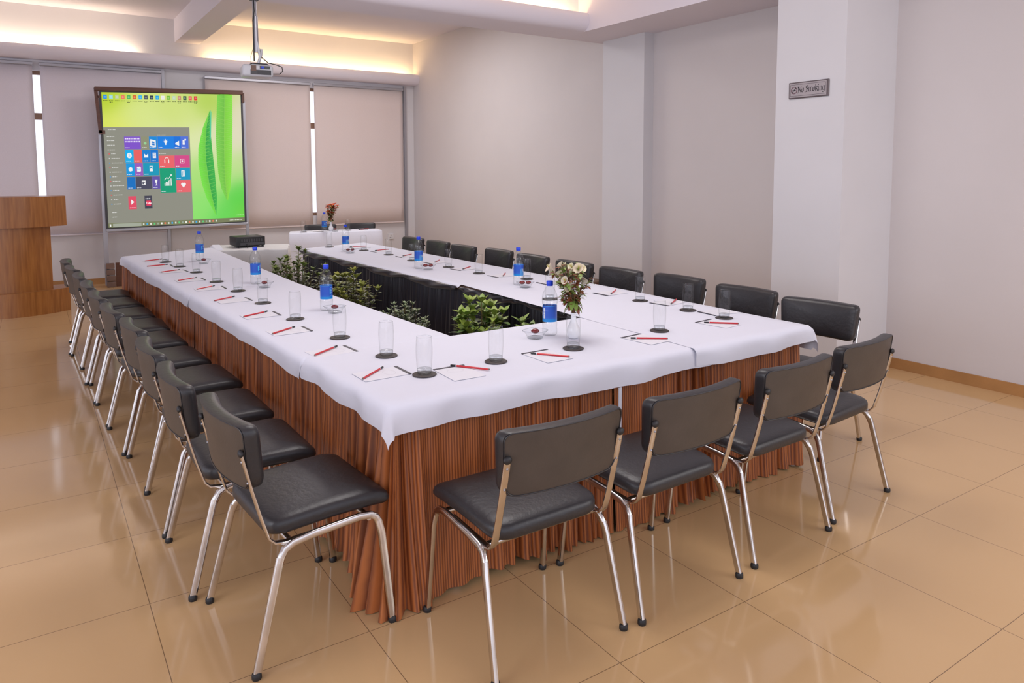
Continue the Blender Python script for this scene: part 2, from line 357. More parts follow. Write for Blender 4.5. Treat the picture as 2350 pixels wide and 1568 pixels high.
# ================================================================== NO SMOKING SIGN
def nib(mb, pts, W, ang=R(42), T=None, y=0.0):
    nx, nz = W * math.cos(ang) / 2, W * math.sin(ang) / 2
    for (a, c) in zip(pts[:-1], pts[1:]):
        q = [(a[0] - nx, a[1] - nz), (a[0] + nx, a[1] + nz), (c[0] + nx, c[1] + nz), (c[0] - nx, c[1] - nz)]
        mb.add([(p[0], y, p[1]) for p in q], [(0, 1, 2, 3)])
GLY = {  # blackletter skeletons in a unit x-height; (advance, strokes)
 'N': (1.25, [[(.05, -.25), (.2, -.05), (.3, .3), (.25, 1.05), (.1, 1.3)], [(.25, 1.3), (.55, .75), (.95, 0)], [(.95, .0), (.92, 1.1), (1.08, 1.35)], [(.35, 1.05), (.55, 1.3)]]),
 'o': (.72, [[(.12, .8), (.1, .15), (.3, 0)], [(.12, .8), (.35, 1.0), (.55, .78), (.55, .2), (.3, 0)]]),
 'S': (1.15, [[(.9, 1.15), (.7, 1.4), (.4, 1.3), (.3, 1.0), (.55, .78), (.85, .6), (.9, .3), (.65, 0), (.3, .08), (.1, -.2)], [(.55, 1.3), (.5, .1)], [(.3, 1.1), (.95, .95)]]),
 'm': (1.3, [[(.0, .85), (.15, 1.0), (.15, .1), (.28, 0)], [(.18, .85), (.42, 1.0), (.56, .85), (.56, .1), (.68, 0)], [(.6, .85), (.84, 1.0), (.98, .85), (.98, .1), (1.12, .05)]]),
 'k': (.82, [[(.0, 1.4), (.15, 1.55), (.15, .1), (.28, 0)], [(.18, .75), (.42, 1.05), (.58, .85), (.2, .58)], [(.25, .58), (.5, .4), (.55, .08), (.7, 0)]]),
 'i': (.45, [[(.0, .85), (.15, 1.0), (.15, .1), (.3, 0)], [(.06, 1.42), (.22, 1.26)]]),
 'n': (.85, [[(.0, .85), (.15, 1.0), (.15, .1), (.28, 0)], [(.18, .85), (.45, 1.0), (.58, .85), (.58, .1), (.72, 0)]]),
 'g': (.75, [[(.55, .95), (.3, 1.0), (.1, .8), (.1, .2), (.3, .05), (.55, .25)], [(.55, 1.0), (.56, -.2), (.3, -.42), (.08, -.3)]])}
t = thing('no_smoking_sign', (4.70 - .006, .63, 2.192), -PI / 2, 'No Smoking plaque with blackletter writing on the white pilaster', 'sign')
HW, HH = .174, .063
b = MB(); b.box(-HW, HW, -.006, .006, -HH, HH); b.build('frame', 'sign_frame', t, bevel=(.004, 2))
b = MB(); b.box(-HW + .01, HW - .016, -.009, -.004, -HH + .009, HH - .009); b.build('plate', 'sign_metal', t)
b = MB(); y = -.0096
for z in (-.043, .043): b.box(-.156, .149, y, -.009, z - .001, z + .001)
for x in (-.156, .149): b.box(x - .001, x + .001, y, -.009, -.043, .043)
b.build('border_line', 'ink', t)
b = MB(); W = .0058; s_ = .0335; x = -.092
for ch in 'No Smoking':
    if ch == ' ': x += s_ * .28; continue
    adv, st = GLY[ch]
    for p in st: nib(b, [(x + q[0] * s_, -.018 + q[1] * s_) for q in p], W, y=y - .0006 if False else -.0098)
    x += adv * s_ * .84
b.build('lettering', 'ink', t, fix=False)
b = MB(); cx0 = -.122; n = 28
vs = [(cx0 + r_ * math.cos(2 * PI * k / n), -.0097, r_ * math.sin(2 * PI * k / n)) for r_ in (.0275, .0228) for k in range(n)]
b.add(vs, [(k, (k + 1) % n, n + (k + 1) % n, n + k) for k in range(n)])
b.build('ring', 'ink_red', t, fix=False)
b = MB(); b.add([(cx0 + .017, -.0099, .021), (cx0 + .021, -.0099, .017), (cx0 - .017, -.0099, -.021), (cx0 - .021, -.0099, -.017)], [(0, 1, 2, 3)])
b.add([(cx0 - .018, -.00985, -.003), (cx0 + .016, -.00985, -.003), (cx0 + .016, -.00985, .002), (cx0 - .018, -.00985, .002)], [(0, 1, 2, 3)])
b.build('cigarette_symbol', 'ink', t, fix=False)

# ================================================================== PROJECTION SCREEN
YS = 8.60
scr = thing('projection_screen', (1.47, YS, 0), 0, 'framed projection screen on a grey stand showing a green leaf desktop', 'screen')
ox, oy = 1.47, YS
TL, TR, BR, BL = (.575, 2.647), (2.37, 2.714), (2.374, .838), (.587, .817)
def S2(u, v, d=0.0):   # u right, v down, 0..1 -> local point on the picture
    x = (TL[0] * (1 - u) + TR[0] * u) * (1 - v) + (BL[0] * (1 - u) + BR[0] * u) * v
    z = (TL[1] * (1 - u) + TR[1] * u) * (1 - v) + (BL[1] * (1 - u) + BR[1] * u) * v
    return (x - ox, -.012 - d, z)
def wl(p, y=0): return (p[0] - ox, y, p[1])
def slab(mb, q, y0, y1):
    vs = [(p[0] - ox, y0, p[1]) for p in q] + [(p[0] - ox, y1, p[1]) for p in q]
    mb.add(vs, [(0, 1, 2, 3), (7, 6, 5, 4), (0, 4, 5, 1), (1, 5, 6, 2), (2, 6, 7, 3), (3, 7, 4, 0)])
b = MB(); slab(b, [(TL[0] - .03, TL[1] + .03), (TR[0] + .03, TR[1] + .03), (BR[0] + .03, BR[1] - .035), (BL[0] - .03, BL[1] - .035)], -.01, .01); b.build('black_border', 'dark_plastic', scr)
b = MB(); slab(b, [(.495, 2.715), (2.40, 2.775), (2.40, 2.715), (.495, 2.66)], -.045, .03); b.build('top_housing', 'dark_wood', scr, bevel=(.006, 2))
b = MB(); slab(b, [(.49, 2.70), (.53, 2.70), (.565, 2.10), (.525, 2.10)], -.02, .02); slab(b, [(.525, 2.14), (.60, 2.14), (.60, 2.09), (.53, 2.09)], -.02, .02); slab(b, [(.53, 2.60), (.56, 2.60), (.56, 2.57), (.53, 2.57)], -.02, .02); b.build('left_bracket', 'dark_wood', scr)
b = MB(); slab(b, [(2.385, 2.74), (2.42, 2.74), (2.42, 2.60), (2.385, 2.60)], -.03, .02); b.build('right_bracket', 'dark_wood', scr)
b = MB(); slab(b, [(.555, .80), (2.42, .822), (2.42, .785), (.555, .76)], -.02, .02); b.build('bottom_bar', 'alu', scr, bevel=(.006, 2))
b = MB(); b.box(.52 - ox, .575 - ox, .012, .05, .02, 2.12); b.build('post', 'alu', scr)
b = MB(); b.box(2.40 - ox, 2.44 - ox, .012, .05, .02, 2.62); b.build('post', 'alu', scr)
b = MB()
for k in range(4): b.box(.535 - ox, .645 - ox - .004 * k, -.06, .008, .0 + .085 * k, .075 + .085 * k)
b.build('base_block', 'post_wood', scr, bevel=(.008, 2))
b = MB(); b.box(.65 - ox, .95 - ox, -.01, .02, 0, .33); b.build('base_board', 'dark_wood', scr)
b = MB(); b.box(2.39 - ox, 2.45 - ox, -.1, .12, 0, .03); b.build('base_foot', 'post_wood', scr)
# --- picture: wallpaper
def lin(c): return tuple((x / 255 / 12.92 if x <= 10 else ((x / 255 + .055) / 1.055) ** 2.4) for x in c)
def bgcol(u, v):
    key = [((.0, .0), (178, 205, 40)), ((.25, .2), (214, 228, 140)), ((.5, .15), (205, 222, 120)), ((.75, .1), (170, 205, 70)), ((.64, .35), (224, 230, 180)), ((.80, .3), (222, 222, 190)), ((.79, .48), (214, 226, 170)), ((.95, .35), (226, 216, 196)), ((.62, .2), (212, 226, 140)),
           ((1, .2), (224, 214, 190)), ((1, .55), (190, 220, 140)), ((.7, .6), (160, 220, 110)), ((.85, .65), (190, 225, 140)), ((.95, .78), (70, 205, 60)), ((.7, .85), (140, 225, 110)), ((.85, .95), (95, 212, 85)),
           ((1, .95), (105, 205, 60)), ((.1, .3), (225, 232, 110)), ((0, .35), (205, 222, 70)), ((.4, .35), (222, 228, 165)), ((.3, .7), (170, 200, 120))]
    wsum = 0; c = [0, 0, 0]
    for (a, d), k in key:
        w_ = 1 / (((u - a) ** 2 + (v - d) ** 2) ** 1.6 + .0006); wsum += w_
        for i in range(3): c[i] += w_ * k[i]
    return lin([x / wsum for x in c])
b = MB(); n = 30
for j in range(n):
    for i in range(n):
        q = [(i / n, (j + 1) / n), ((i + 1) / n, (j + 1) / n), ((i + 1) / n, j / n), (i / n, j / n)]
        b.add([S2(*p) for p in q], [(0, 1, 2, 3)], 0, [bgcol(*p) for p in q])
pic = b.build('projected_picture', 'picture', scr, fix=False)
# --- leaves, panel, tiles
b = MB()
def rect(u0, v0, u1, v1, col, d=.0006): b.add([S2(u0, v1, d), S2(u1, v1, d), S2(u1, v0, d), S2(u0, v0, d)], [(0, 1, 2, 3)], 0, lin(col))
def poly(pts, col, d=.0012): b.add([S2(p[0], p[1], d) for p in pts], [tuple(range(len(pts)))], 0, lin(col))
def disc(u, v, r, col, d=.0012, asp=1.0, n=14): poly([(u + r * math.cos(2 * PI * k / n), v + r * asp * math.sin(2 * PI * k / n)) for k in range(n)], col, d)
def leaf(axis, wid, light, dark, rib):
    N = 56; pts = []
    def ax(t):
        k = t * (len(axis) - 1); i = min(int(k), len(axis) - 2); f_ = k - i
        return (axis[i][0] * (1 - f_) + axis[i + 1][0] * f_, axis[i][1] * (1 - f_) + axis[i + 1][1] * f_)
    def wd(t):
        k = t * (len(wid) - 1); i = min(int(k), len(wid) - 2); f_ = k - i; return wid[i] * (1 - f_) + wid[i + 1] * f_
    for i in range(N):
        a, c = ax(i / N), ax((i + 1) / N); wa, wc = wd(i / N), wd((i + 1) / N)
        for sgn, c0, c1 in ((-1, light, tuple(min(255, x * 1.12) for x in light)), (1, dark, tuple(min(255, x * 1.1) for x in dark))):
            we = wc * 1.06
            b.add([S2(a[0], a[1], .0012), S2(c[0], c[1], .0012), S2(c[0] + sgn * we, c[1] + .012, .0012), S2(a[0] + sgn * wa, a[1] + .012, .0012)], [(0, 1, 2, 3)], 0, [lin(c0), lin(c0), lin(c1), lin(c1)])
            if i % 2 == 0: poly([(a[0], a[1] + .006), (a[0], a[1] + .0095), (a[0] + sgn * wa * .85, a[1] - .004), (a[0] + sgn * wa * .85, a[1] - .006)], rib, .0018)
        poly([(a[0] - .0016, a[1]), (c[0] - .0016, c[1]), (c[0] + .0016, c[1]), (a[0] + .0016, a[1])], rib, .002)
leaf([(.755, .13), (.728, .25), (.713, .4), (.715, .52), (.73, .68), (.75, .8), (.775, .93)], [.004, .028, .05, .057, .052, .037, .002], (104, 200, 62), (48, 160, 66), (120, 206, 88))
leaf([(.878, -.008), (.870, .15), (.862, .3), (.858, .45), (.856, .6), (.86, .72), (.868, .82)], [.056, .060, .062, .058, .050, .034, .003], (108, 186, 66), (124, 204, 62), (138, 206, 84))
poly([(.765, .12), (.77, .14), (.76, .33), (.748, .38), (.752, .25)], (80, 200, 150), .0022)
PAN = (140, 140, 128)
rect(0.0, .255, .60, .968, PAN, .0024)
rect(0.0, .968, 1.0, 1.0, (118, 122, 88), .0026); rect(.03, .972, .225, .998, (160, 166, 150), .003)
def bars(u, v, wd, n, col=(215, 215, 212), d=.005, h=.005):   # unreadable small captions
    r = rnd(int(u * 1000 + v * 377)); x = u
    while x < u + wd:
        k = r.uniform(.005, .012); rect(x, v, min(x + k, u + wd), v + h, col, d); x += k + .003
T = [(.135, .325, .248, .418, (125, 80, 200)), (.252, .325, .303, .418, (140, 142, 115)), (.306, .325, .362, .418, (0, 135, 215)), (.366, .325, .482, .418, (0, 125, 225)), (.482, .325, .532, .418, (0, 110, 215)), (.532, .325, .588, .418, (75, 110, 215)),
     (.137, .424, .194, .518, (0, 170, 232)), (.196, .424, .252, .518, (232, 95, 95)), (.254, .424, .309, .518, (0, 125, 205)), (.311, .424, .366, .518, (0, 115, 205)),
     (.139, .524, .197, .618, (0, 150, 222)), (.199, .524, .254, .618, (150, 90, 185)), (.256, .524, .368, .618, (0, 150, 185)),
     (.141, .626, .199, .720, (0, 110, 190)), (.201, .626, .312, .720, (70, 72, 92)), (.315, .626, .370, .720, (95, 80, 165)),
     (.370, .470, .480, .562, (232, 98, 102)), (.482, .470, .592, .562, (210, 70, 135)), (.372, .566, .484, .752, (0, 155, 115)), (.486, .566, .592, .655, (0, 150, 190)), (.488, .660, .592, .752, (230, 100, 108)),
     (.143, .77, .198, .868, (222, 75, 100)), (.255, .77, .308, .868, (62, 62, 78))]
for u0, v0, u1, v1, c in T: rect(u0, v0, u1, v1, c, .0036)
for u0, v0, u1, v1, c in T[:21]:
    bars(u0 + .006, v1 - .013, min(.03, (u1 - u0) * .6), 2, (225, 228, 235))
WT = (240, 240, 240); D = .005
bars(.14, .335, .10, 1, (225, 215, 245), h=.011); bars(.14, .357, .104, 1, (225, 215, 245), h=.011)
poly([(.315, .345), (.353, .355), (.353, .405), (.312, .398)], WT, D); poly([(.324, .36), (.344, .365), (.344, .392), (.322, .388)], (0, 120, 205), .0062)   # bag
rect(.3325, .36, .334, .392, WT, .007); rect(.322, .375, .344, .377, WT, .007)
disc(.278, .375, .01, (150, 205, 150), D)
disc(.423, .365, .011, WT, D); rect(.419, .375, .427, .388, WT, D)
for k in range(5):
    a = PI * k / 4; rect(.423 + .017 * math.cos(a) - .002, .364 - .017 * math.sin(a) - .002, .423 + .017 * math.cos(a) + .002, .364 - .017 * math.sin(a) + .002, WT, D)
poly([(.492, .375), (.52, .358), (.52, .395), (.492, .385)], WT, D)
disc(.553, .36, .008, WT, D); rect(.545, .37, .561, .388, WT, D); disc(.566, .35, .007, WT, D)
disc(.165, .466, .017, WT, D, 1.2)                                                   # round S
rect(.267, .452, .295, .482, WT, D); poly([(.267, .452), (.281, .468), (.295, .452)], (0, 125, 205), .0062)
rect(.327, .447, .350, .487, WT, D)
for k in range(4): rect(.331, .453 + k * .008, .346, .4555 + k * .008, (0, 115, 205), .0062)
poly([(.155, .562), (.168, .55), (.18, .556), (.182, .58), (.168, .586), (.156, .58)], WT, D)
rect(.213, .55, .231, .588, WT, D); poly([(.229, .547), (.24, .552), (.24, .585), (.229, .59)], WT, D)
rect(.301, .545, .323, .587, WT, D); rect(.304, .55, .320, .572, (0, 150, 185), .0062); poly([(.304, .572), (.31, .56), (.316, .568), (.32, .572)], WT, .0066)
rect(.242, .655, .268, .688, WT, D); rect(.246, .662, .255, .684, (70, 72, 92), .0062); rect(.258, .668, .264, .673, (70, 72, 92), .0062)
poly([(.333, .65), (.353, .65), (.348, .675), (.338, .675)], WT, D); rect(.341, .675, .345, .69, WT, D); rect(.335, .69, .351, .695, WT, D)
for k in range(9):                                                                   # headphones
    a = PI * k / 8; rect(.425 + .015 * math.cos(a) - .0025, .505 - .02 * math.sin(a) - .0025, .425 + .015 * math.cos(a) + .0025, .505 - .02 * math.sin(a) + .0025, WT, D)
rect(.408, .503, .414, .527, WT, D); rect(.436, .503, .442, .527, WT, D)
rect(.522, .497, .552, .530, WT, D); rect(.525, .501, .549, .526, (210, 70, 135), .0062); disc(.537, .513, .007, WT, .007)
for k, h_ in enumerate((.02, .032, .028, .04, .046, .056)): rect(.402 + k * .009, .70 - h_, .4075 + k * .009, .70, WT, D)  # bar chart
for a, c in (((.402, .655), (.42, .635)), ((.42, .635), (.43, .648)), ((.43, .648), (.452, .618))): poly([(a[0], a[1] - .003), (a[0], a[1] + .003), (c[0], c[1] + .003), (c[0], c[1] - .003)], WT, D)
poly([(.445, .615), (.456, .612), (.455, .628)], WT, D)
rect(.527, .585, .551, .632, WT, D); rect(.532, .59, .536, .625, (0, 150, 190), .0062); rect(.541, .59, .545, .625, (0, 150, 190), .0062)
disc(.532, .69, .011, WT, D); disc(.546, .69, .011, WT, D); poly([(.522, .694), (.556, .694), (.539, .718)], WT, D)
poly([(.162, .795), (.162, .835), (.183, .815)], WT, D); bars(.15, .855, .04, 1, (245, 210, 215))
bars(.262, .788, .036, 1, (200, 200, 205), h=.009); rect(.266, .808, .299, .846, (225, 60, 95), .005)
bars(.365, .310, .06, 1, (205, 205, 200)); bars(.37, .452, .05, 1, (205, 205, 200))
for k, v in enumerate((.27, .322, .352, .385, .42)): bars(.02 if k else .03, v, .05, 1)
for k in range(12): rect(.026, .448 + k * .034, .034, .456 + k * .034, [(215, 90, 90), (200, 200, 200), (90, 150, 200)][k % 3], .004); bars(.044, .449 + k * .034, .03 + .045 * ((k * 7) % 5) / 4, 1)
for v in (.885, .92): bars(.03, v, .03, 1)
IC = [(20, 140, 230), (150, 215, 220), (190, 205, 150), (235, 120, 90), (70, 180, 90), (220, 100, 40), (40, 175, 235), (60, 75, 90), (35, 55, 75), (0, 165, 230), (235, 235, 230), (110, 185, 50), (190, 215, 180), (200, 130, 110), (50, 90, 60), (235, 80, 80), (225, 40, 45)]
for k, c in enumerate(IC):
    u = .022 + k * .0395; rect(u - .011, .018, u + .013, .048, c, .0024); bars(u - .014, .058, .03, 1, (60, 70, 40), .0024, .005)
    if k % 3 == 1: bars(u - .01, .068, .02, 1, (60, 70, 40), .0024, .005)
    disc(u + .001, .033, .007, tuple(min(255, int(x * .6 + 90)) for x in c), .003)
for k in range(22):
    rect(.235 + k * .0255, .978, .246 + k * .0255, .992, [(210, 215, 205), (60, 170, 230), (225, 225, 215), (90, 200, 120), (150, 165, 150), (240, 240, 235), (225, 120, 90)][k % 7], .0036)
bars(.88, .982, .1, 1, (225, 228, 215), .004); bars(.93, .945, .065, 1, (190, 235, 170), .0026); rect(.008, .975, .018, .993, (230, 232, 228), .0036)
b.build('desktop_image', 'picture', scr, fix=False)
def text(name, s, size, m, parent, mat4, ext=0.0):
    cu = bpy.data.curves.new(name, 'FONT'); cu.body = s; cu.size = size; cu.align_x = 'CENTER'; cu.align_y = 'CENTER'; cu.extrude = ext; cu.resolution_u = 3
    o = bpy.data.objects.new(name, cu); C.objects.link(o); dg = bpy.context.evaluated_depsgraph_get(); dg.update()
    me = bpy.data.meshes.new_from_object(o.evaluated_get(dg)); bpy.data.objects.remove(o); me.materials.clear(); me.materials.append(m)
    n = bpy.data.objects.new(name, me); C.objects.link(n); n.parent = parent; n.matrix_local = mat4; return n
wm = mat('screen_white', (.9, .9, .9), .6); nodes(wm)[2].inputs['Emission Color'].default_value = (.87, .87, .87, 1); nodes(wm)[2].inputs['Emission Strength'].default_value = 1
bm_ = mat('screen_blue', (0, .2, .7), .6); nodes(bm_)[2].inputs['Emission Color'].default_value = (0, .4, .8, 1); nodes(bm_)[2].inputs['Emission Strength'].default_value = 1
rot = Matrix.Rotation(PI / 2, 4, 'X')
for s_, u, v, sz, m_ in (('Tube', .2825, .827, .034, wm), ('S', .165, .466, .055, bm_), ('N', .222, .569, .045, bm_)):
    text('screen_text', s_, sz, m_, scr, Matrix.Translation(S2(u, v, .0075)) @ rot)

# ================================================================== CEILING PROJECTOR AND MOUNT
PX, PY = 1.37, 3.70
mt = thing('projector_mount', (PX, PY, 3.05), 0, 'grey ceiling pole mount hanging from the beam with black cable', 'mount')
b = MB(); b.box(-.03, .03, -.03, .03, -.03, 0); b.build('ceiling_plate', 'dark_plastic', mt)
b = MB(); b.tube([(0, 0, -.02), (0, 0, -.16)], .017, 14); b.tube([(.003, 0, -.16), (.006, 0, -.46)], .022, 14); b.build('pole', 'alu', mt, smooth=40)
b = MB(); b.tube([(.006, -.01, -.36), (.02, -.02, -.44), (.03, -.02, -.50), (.015, -.01, -.555)], .011, 8); b.tube([(.05, 0, -.43), (.045, 0, -.48), (.02, 0, -.56)], .012, 8); b.box(-.05, .09, -.05, .05, -.575, -.562); b.build('bracket', 'light_plastic', mt, smooth=40)
b = MB(); b.tube([(-.012, -.024, -.02), (-.008, -.026, -.12), (-.02, -.026, -.2), (-.02, -.024, -.35), (-.018, -.02, -.54)], .006, 8); b.tube([(-.02, -.02, -.42), (-.045, -.02, -.5), (-.045, -.02, -.56)], .002, 6)
b.tube([(.04, -.02, -.50), (.09, -.05, -.55), (.15, -.06, -.562), (.205, -.05, -.575), (.215, -.04, -.61), (.19, -.03, -.635), (.125, -.02, -.638)], .004, 8); b.build('cable', 'rubber', mt, smooth=60)
pj = thing('ceiling_projector', (PX + .02, PY, 3.05 - .575), R(-8), 'pale grey projector hanging from the ceiling pole', 'projector')
b = MB(); b.box(-.14, .11, -.10, .10, -.10, 0); b.build('case', 'light_plastic', pj, bevel=(.022, 4), smooth=40)
b = MB(); b.box(-.075, .09, -.104, -.098, -.085, -.045); 
for k in range(6): b.box(-.02, .088, -.107, -.1, -.083 + k * .0065, -.080 + k * .0065)
b.build('vent_panel', 'dark_plastic', pj)
b = MB(); b.box(-.07, -.03, -.106, -.098, -.055, -.01); b.build('lens_window', 'post_wood', pj)
b = MB(); b.box(.0, .08, -.106, -.098, -.036, -.012); b.build('port_panel', 'dark_plastic', pj)
b = MB(); b.box(.01, .035, -.111, -.104, -.032, -.016); b.build('video_plug', 'blue_cap', pj)
b = MB(); b.tube([(.095, -.07, -.02), (.06, -.09, .006), (-.06, -.09, .008), (-.09, -.07, -.01)], .005, 8); b.build('power_cable', 'rubber', pj, smooth=60)

# ================================================================== LECTERN
lc = thing('lectern', (-.5, 6.95, 0), 0, 'curved front brown wooden lectern at the left edge', 'lectern')
def arc_slab(z0, z1, hw, bulge, back, mi=0):
    n = 24; mb = MB(); pts = []
    for i in range(n + 1):
        x = -hw + 2 * hw * i / n; pts.append((x, -.02 - bulge * (1 - (x / hw) ** 2)))
    pts += [(hw, back), (-hw, back)]
    mb.prism(pts, 'z', z0, z1); return mb
arc_slab(0, .262, .545, .24, .28).build('plinth', 'wood', lc, smooth=30)
arc_slab(.262, .985, .385, .16, .2).build('column', 'wood', lc, smooth=30)
arc_slab(.972, 1.305, .545, .24, .28).build('top_box', 'wood', lc, smooth=30)

# ================================================================== TABLES, CLOTHS, SKIRTS
ZT = .745
# table top quads (outer-near, outer-far, inner-far, inner-near) in plan
TAB = {
 'left far': [(.575, 2.40), (.435, 5.20), (1.32, 5.62), (1.31, 2.40)],
 'left middle': [(.672, .29), (.577, 2.38), (1.31, 2.38), (1.405, .29)],
 'front': [(.715, -.53), (.69, .275), (2.25, .275), (2.25, -.53)],
 'right near': [(3.06, -.50), (3.07, 1.72), (2.27, 1.72), (2.39, -.50)],
 'right far': [(3.07, 1.74), (2.92, 5.24), (2.10, 4.93), (2.265, 1.74)]}
def plan_slab(mb, q, z0, z1):
    vs = [(p[0], p[1], z0) for p in q] + [(p[0], p[1], z1) for p in q]
    mb.add(vs, [(3, 2, 1, 0), (4, 5, 6, 7), (0, 1, 5, 4), (1, 2, 6, 5), (2, 3, 7, 6), (3, 0, 4, 7)])
TLAB = {'left far': 'draped conference table at far end of the left row', 'left middle': 'draped conference table in the middle of the left row', 'front': 'draped conference table across the front, nearest the camera',
        'right near': 'draped conference table at near end of the right row', 'right far': 'draped conference table at far end of the right row'}
for k, q in TAB.items():
    c = (sum(p[0] for p in q) / 4, sum(p[1] for p in q) / 4); t = thing('conference_table', (c[0], c[1], 0), 0, TLAB[k], 'table', 'conference tables of the U layout')
    lq = [(p[0] - c[0], p[1] - c[1]) for p in q]
    b = MB(); plan_slab(b, lq, ZT - .03, ZT); b.build('tabletop', 'post_wood', t)
    for p in lq:
        s_ = .86; b = MB(); b.box(p[0] * s_ - .02, p[0] * s_ + .02, p[1] * s_ * .97 - .02, p[1] * s_ * .97 + .02, 0, ZT - .03); b.build('leg', 'alu', t)
def cloth(q, over, label, seed, z=ZT + .006, wav=.017, mk='cloth', corner=1.0, hemf=None):
    """q: quad corners 0..3; over[i]: overhang beyond edge i (edge i joins corner i and i+1)"""
    P = [Vector((p[0], p[1], 0)) for p in q]; r = rnd(seed)
    L0 = ((P[1] - P[0]).length + (P[2] - P[3]).length) / 2; L1 = ((P[3] - P[0]).length + (P[2] - P[1]).length) / 2
    # s along 0->1 (ends are edges 3 and 1), t along 0->3 (ends are edges 0 and 2)
    def axis(L, o0, o1):
        a = []
        if o0 > .02: a += [-o0 * (1 - k / 7) for k in range(7)]
        elif o0 > 0: a += [-o0, -o0 * .4]
        nn = max(4, int(L / .05)); a += [L * k / nn for k in range(nn + 1)]
        if o1 > .02: a += [L + o1 * (k + 1) / 7 for k in range(7)]
        elif o1 > 0: a += [L + o1 * .4, L + o1]
        return a
    S = axis(L0, over[3], over[1]); Tt = axis(L1, over[0], over[2]); vs = []
    ph = [r.uniform(0, 6) for _ in range(12)]
    cs = sum(P, Vector()) / 4
    e0 = (P[1] - P[0]).normalized(); e1 = (P[3] - P[0]).normalized()
    for s in S:
        for t in Tt:
            ss, tt = max(0, min(L0, s)) / L0, max(0, min(L1, t)) / L1
            p = P[0] * (1 - ss) * (1 - tt) + P[1] * ss * (1 - tt) + P[2] * ss * tt + P[3] * (1 - ss) * tt
            dx = s - max(0, min(L0, s)); dy = t - max(0, min(L1, t)); d = math.hypot(dx, dy)
            zz = z + .0007 * math.sin(s * 9 + ph[0]) * math.sin(t * 11 + ph[1])
            if d > 0:
                hv = 1 + (.06 * math.sin(s * 3.1 + ph[2]) + .05 * math.sin(s * 7.3 + ph[3])) if abs(dy) > abs(dx) else 1 + .06 * math.sin(t * 3.4 + ph[4]) + .05 * math.sin(t * 8 + ph[5])
                if hemf: hv *= hemf(p.x, p.y)
                dir_ = (e0 * dx + e1 * dy).normalized(); de = d * hv
                out = .020 + (.10 if dx and dy else .05) * de
                w_ = wav * min(1, de / .05) * (math.sin((s if abs(dy) > abs(dx) else t) * 17 + ph[6]) * .5 + math.sin((s if abs(dy) > abs(dx) else t) * 31 + ph[7]) * .25 + .35)
                k = min(1, de / .02)
                p = p + dir_ * (out * k + w_)
                zz = z - max(0, de - .006) * (1.0 if not (dx and dy) else corner) - .004 * k
            vs.append((p.x, p.y, zz))
    n = len(Tt); mb = MB(); mb.add(vs, [(i * n + j, (i + 1) * n + j, (i + 1) * n + j + 1, i * n + j + 1) for i in range(len(S) - 1) for j in range(n - 1)])
    o = mb.build('tablecloth', mk, smooth=75)
    return tag(o, label, 'tablecloth', 'white tablecloths')
HEM = .085
cloth(TAB['left far'], [HEM, .02, .015, .02], 'white tablecloth covering the far end of the left table row', 3, wav=.006)
cloth([TAB['left middle'][0], (.577, 2.44), (1.312, 2.44), TAB['left middle'][3]], [HEM, .0, .015, .02], 'white tablecloth in the middle of the left table row', 4, z=ZT + .0075, wav=.006)
cloth([(.715, -.54), (.688, .30), (2.40, .30), (2.375, -.54)], [HEM, .0, .0, .095], 'white tablecloth draped over the near front corner of the tables', 5, z=ZT + .009, corner=1.12, hemf=lambda x, y: 1 + .20 * math.exp(-math.hypot(x - .715, y + .54) / .16))
cloth([(3.08, -.545), (3.075, 1.75), (2.262, 1.75), (2.20, -.56)], [.13, .0, .0, .085], 'white tablecloth hanging over the right front table corner', 6, z=ZT + .0105, corner=.9)
cloth(TAB['right far'], [.09, .03, .02, .0], 'white tablecloth covering the far end of the right table row', 7)

